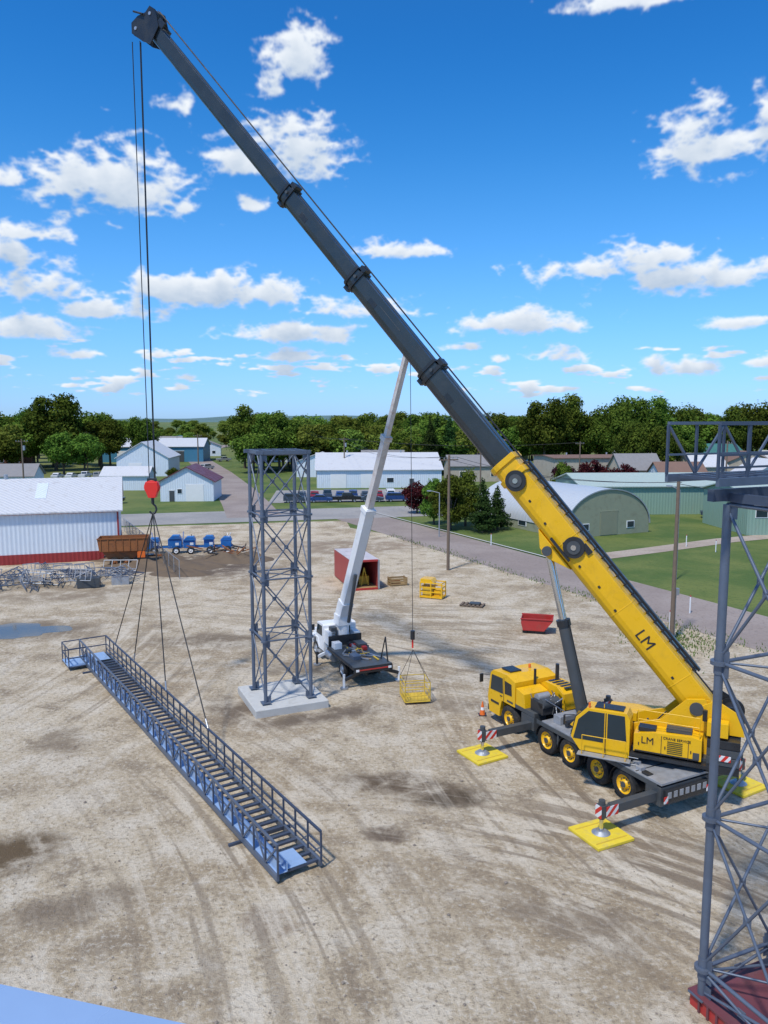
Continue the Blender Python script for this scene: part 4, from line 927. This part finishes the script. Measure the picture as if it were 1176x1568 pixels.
for i in range(2600):
    if R.random()<.4: cx,cy=20.9+R.gauss(0,1.6),54.7+R.gauss(0,1.8)
    else: t=R.uniform(25,95); cx,cy=RT(46.2+R.gauss(0,.5),t)
    if R.random()<.5 and not(18<cx<24): continue
    hh=R.uniform(.08,.3); a=R.uniform(0,6.28); dx,dy=.05*math.cos(a),.05*math.sin(a); mb.add([(cx-dx,cy-dy,0),(cx+dx,cy+dy,0),(cx+R.uniform(-.1,.1),cy+R.uniform(-.1,.1),hh)],[(0,1,2)],gm)
mb.obj('weeds')

# ------------------------------------------------------------------ world
def vnoise(X,Y,seed):
    g=np.random.default_rng(seed).random((256,256)).astype(np.float32)
    xi=np.floor(X).astype(np.int32); yi=np.floor(Y).astype(np.int32); fx=X-xi; fy=Y-yi
    fx=fx*fx*(3-2*fx); fy=fy*fy*(3-2*fy); x0=xi&255;x1=(xi+1)&255;y0=yi&255;y1=(yi+1)&255
    a=g[y0,x0];b=g[y0,x1];c=g[y1,x0];d=g[y1,x1]
    return (a+(b-a)*fx)+((c+(d-c)*fx)-(a+(b-a)*fx))*fy
def fbm(X,Y,oct,seed,gain=.55,billow=False):
    s=0;amp=1;tot=0;ca_,sa_=math.cos(.6),math.sin(.6)
    for o in range(oct):
        v=vnoise(X,Y,seed+o)
        if billow: v=1-abs(2*v-1)
        s=s+amp*v; tot+=amp; amp*=gain; X,Y=(ca_*X-sa_*Y)*2.03+7.1,(sa_*X+ca_*Y)*2.03+3.7
    return s/tot
clouds=[(-18.4,14.9,4.2,2.3),(-20.5,15.6,2.5,1.4),(-6.3,18.2,3.0,2.0),(-10,17.4,2.8,1.3),(-5.6,23.4,2.0,1.7),(-14.4,20.3,1.1,.6),(-7.6,21.8,.8,1.2),(22.8,17.6,3.7,2.2),(26,17.9,3,2.2),(15.5,10.2,5,.9),(20.5,9.4,5.5,1.25),(19,10.8,4,.9),(10,6.7,4.4,1.0),
 (-12,8.8,5.8,1.25),(-15.5,9.0,3,1.1),(-6,6.2,4,.85),(-1.3,7.9,4,1.05),(1,11.7,2.6,.55),(-23,8.6,3.6,1.3),(-19.5,7.4,3,.8),(-24,6.0,2.8,.8),(-25.2,10.4,1.9,1.0),(-23.6,11.9,2.2,.7),(12.3,4.4,2.4,.7),(21,3.5,2.8,.6),(17,25.9,4.2,.9),(-6.5,4.5,1.8,.45),(-21.1,4.3,1.6,.4),(25,6.2,2.2,.45),(-9.3,14.7,.9,.7),(-13.6,14.2,1.0,.6),(-27,15,3,.5),(6,5.1,1.4,.3),(-16,4.4,1,.25),(-14,2.9,.9,.3),(8.6,4.2,.8,.3),(25.5,3.7,1.6,.4),
 (45,14,7,3),(60,22,9,4),(-45,16,8,3),(-62,10,9,2.5),(100,18,12,4),(-105,20,12,4),(160,16,14,4),(90,40,16,7),(-90,48,18,8),(170,45,20,9),(-150,35,16,7),(130,60,25,8),(-160,68,30,8),(20,62,16,6),(-60,66,20,6)]  # last rows: out-of-view clouds, high ones added as white fill light
NX,NY=4608,1024
AZ,EL=np.meshgrid(np.linspace(-180,180,NX,dtype=np.float32),np.linspace(0,90,NY,dtype=np.float32)**1.0)
EL=(EL/90)**1.5*90
cur=np.full(AZ.shape,3,np.float32)
for (a,e_,ww,hh) in clouds:
    ww*=1.34;hh*=1.5; e_-=hh*.12
    c0=max(0,int((a-3*ww+180)/360*NX)); c1=min(NX,int((a+3*ww+180)/360*NX)+1)
    x=(AZ[:,c0:c1]-a)/ww; y=(EL[:,c0:c1]-e_)/hh; y=np.maximum(y,-1.9*y)
    cur[:,c0:c1]=np.minimum(cur[:,c0:c1],np.sqrt(x*x+y*y))
nb=fbm(AZ*.55,EL*1.0,7,11,.58,True); nf=fbm(AZ*.30,EL*.55,7,31,.6); ns=fbm(AZ*.42,EL*1.9,4,51,.55)
bandm=np.clip((EL-.7)/1.2,0,1)*np.clip((7.0-EL)/3,0,1)
F=np.maximum(.80-cur,(ns-.60)*5.5-(1-bandm)*3)
F=F+(nf-.5)*1.5+(nb-.6)*1.5
D=np.clip((F+.05)/.65,0,1); D=D*D*(3-2*D)
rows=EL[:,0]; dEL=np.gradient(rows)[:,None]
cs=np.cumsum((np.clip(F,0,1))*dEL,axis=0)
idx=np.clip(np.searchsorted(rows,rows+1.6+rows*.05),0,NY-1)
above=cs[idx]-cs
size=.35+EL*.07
SH=np.exp(-above/size*1.15)  # cloud lighting painted in: greyer where denser cloud lies above
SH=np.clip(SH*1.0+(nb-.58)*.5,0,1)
img=bpy.data.images.new('cloud_layer',NX,NY,alpha=True,float_buffer=True); img.colorspace_settings.name='Non-Color'
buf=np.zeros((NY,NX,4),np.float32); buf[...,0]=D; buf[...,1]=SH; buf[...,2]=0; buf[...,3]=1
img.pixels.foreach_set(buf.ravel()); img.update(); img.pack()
w=bpy.data.worlds.new('World'); scene.world=w; w.use_nodes=True; nt=w.node_tree; nt.nodes.clear()
SE=60
sunv=Vector((-.55*math.cos(rad(SE)),-.835*math.cos(rad(SE)),math.sin(rad(SE)))).normalized(); el=math.asin(sunv.z)
sky=nt.nodes.new('ShaderNodeTexSky'); sky.sky_type='NISHITA'; sky.sun_disc=False; sky.sun_elevation=el; sky.sun_rotation=math.atan2(sunv.x,sunv.y)%(2*math.pi)
sky.altitude=300; sky.air_density=1.0; sky.dust_density=.3; sky.ozone_density=2
tc=nt.nodes.new('ShaderNodeTexCoord'); sp_=nt.nodes.new('ShaderNodeSeparateXYZ'); nt.links.new(tc.outputs['Generated'],sp_.inputs[0])
eln=math_(nt,'DIVIDE',math_(nt,'ARCSINE',math_(nt,'MAXIMUM',sp_.outputs[2],0)),math.pi/2)
cr=nt.nodes.new('ShaderNodeValToRGB'); nt.links.new(eln,cr.inputs[0])
cr.color_ramp.interpolation='B_SPLINE'
E_=cr.color_ramp.elements; E_[0].position=0; E_[0].color=(.30,.50,1.05,1); E_[1].position=1; E_[1].color=(.32,.6,.85,1)
for p_,c_ in ((.03,(.30,.52,1.0,1)),(.07,(.32,.59,.94,1)),(.13,(.26,.62,.93,1)),(.2,(.15,.56,.91,1)),(.30,(.05,.45,.87,1)),(.5,(.22,.55,.85,1))):
    z=E_.new(p_); z.color=c_
sc=nt.nodes.new('ShaderNodeVectorMath'); sc.operation='SCALE'; nt.links.new(cr.outputs[0],sc.inputs[0]); sc.inputs['Scale'].default_value=2.0
skyc=mixc(nt,1.0,sky.outputs[0],sc.outputs[0],'MULTIPLY')
u_=math_(nt,'ADD',math_(nt,'MULTIPLY',math_(nt,'ARCTAN2',sp_.outputs[0],sp_.outputs[1]),1/(2*math.pi)),.5)
v2=math_(nt,'POWER',eln,1/1.5)
cb=nt.nodes.new('ShaderNodeCombineXYZ'); nt.links.new(u_,cb.inputs[0]); nt.links.new(v2,cb.inputs[1])
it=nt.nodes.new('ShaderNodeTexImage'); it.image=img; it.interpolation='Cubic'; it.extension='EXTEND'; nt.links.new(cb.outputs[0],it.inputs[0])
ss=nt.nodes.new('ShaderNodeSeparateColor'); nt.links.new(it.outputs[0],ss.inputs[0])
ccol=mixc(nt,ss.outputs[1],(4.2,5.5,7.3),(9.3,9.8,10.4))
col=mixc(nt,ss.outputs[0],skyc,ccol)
bg=nt.nodes.new('ShaderNodeBackground'); bg.inputs['Strength'].default_value=.097; nt.links.new(col,bg.inputs[0]); ow=nt.nodes.new('ShaderNodeOutputWorld'); nt.links.new(bg.outputs[0],ow.inputs[0])
w.cycles.sampling_method='MANUAL'; w.cycles.sample_map_resolution=512
sl=bpy.data.lights.new('sun','SUN'); sl.energy=3.6; sl.angle=rad(4); sl.color=(1,.95,.86); so=bpy.data.objects.new('sun',sl); scene.collection.objects.link(so); so.rotation_euler=sunv.to_track_quat('Z','Y').to_euler(); so.location=(-40,0,60)
# ------------------------------------------------------------------ camera
cam=bpy.data.cameras.new('camera'); co_=bpy.data.objects.new('camera',cam); scene.collection.objects.link(co_); co_.location=(0,0,16); co_.rotation_euler=(rad(90-6.9),0,0)
cam.sensor_fit='VERTICAL'; cam.sensor_height=36; cam.sensor_width=27; cam.lens=27.18; cam.clip_start=.1; cam.clip_end=20000
scene.camera=co_
scene.view_settings.view_transform='Standard'; scene.view_settings.look='None'; scene.view_settings.exposure=0
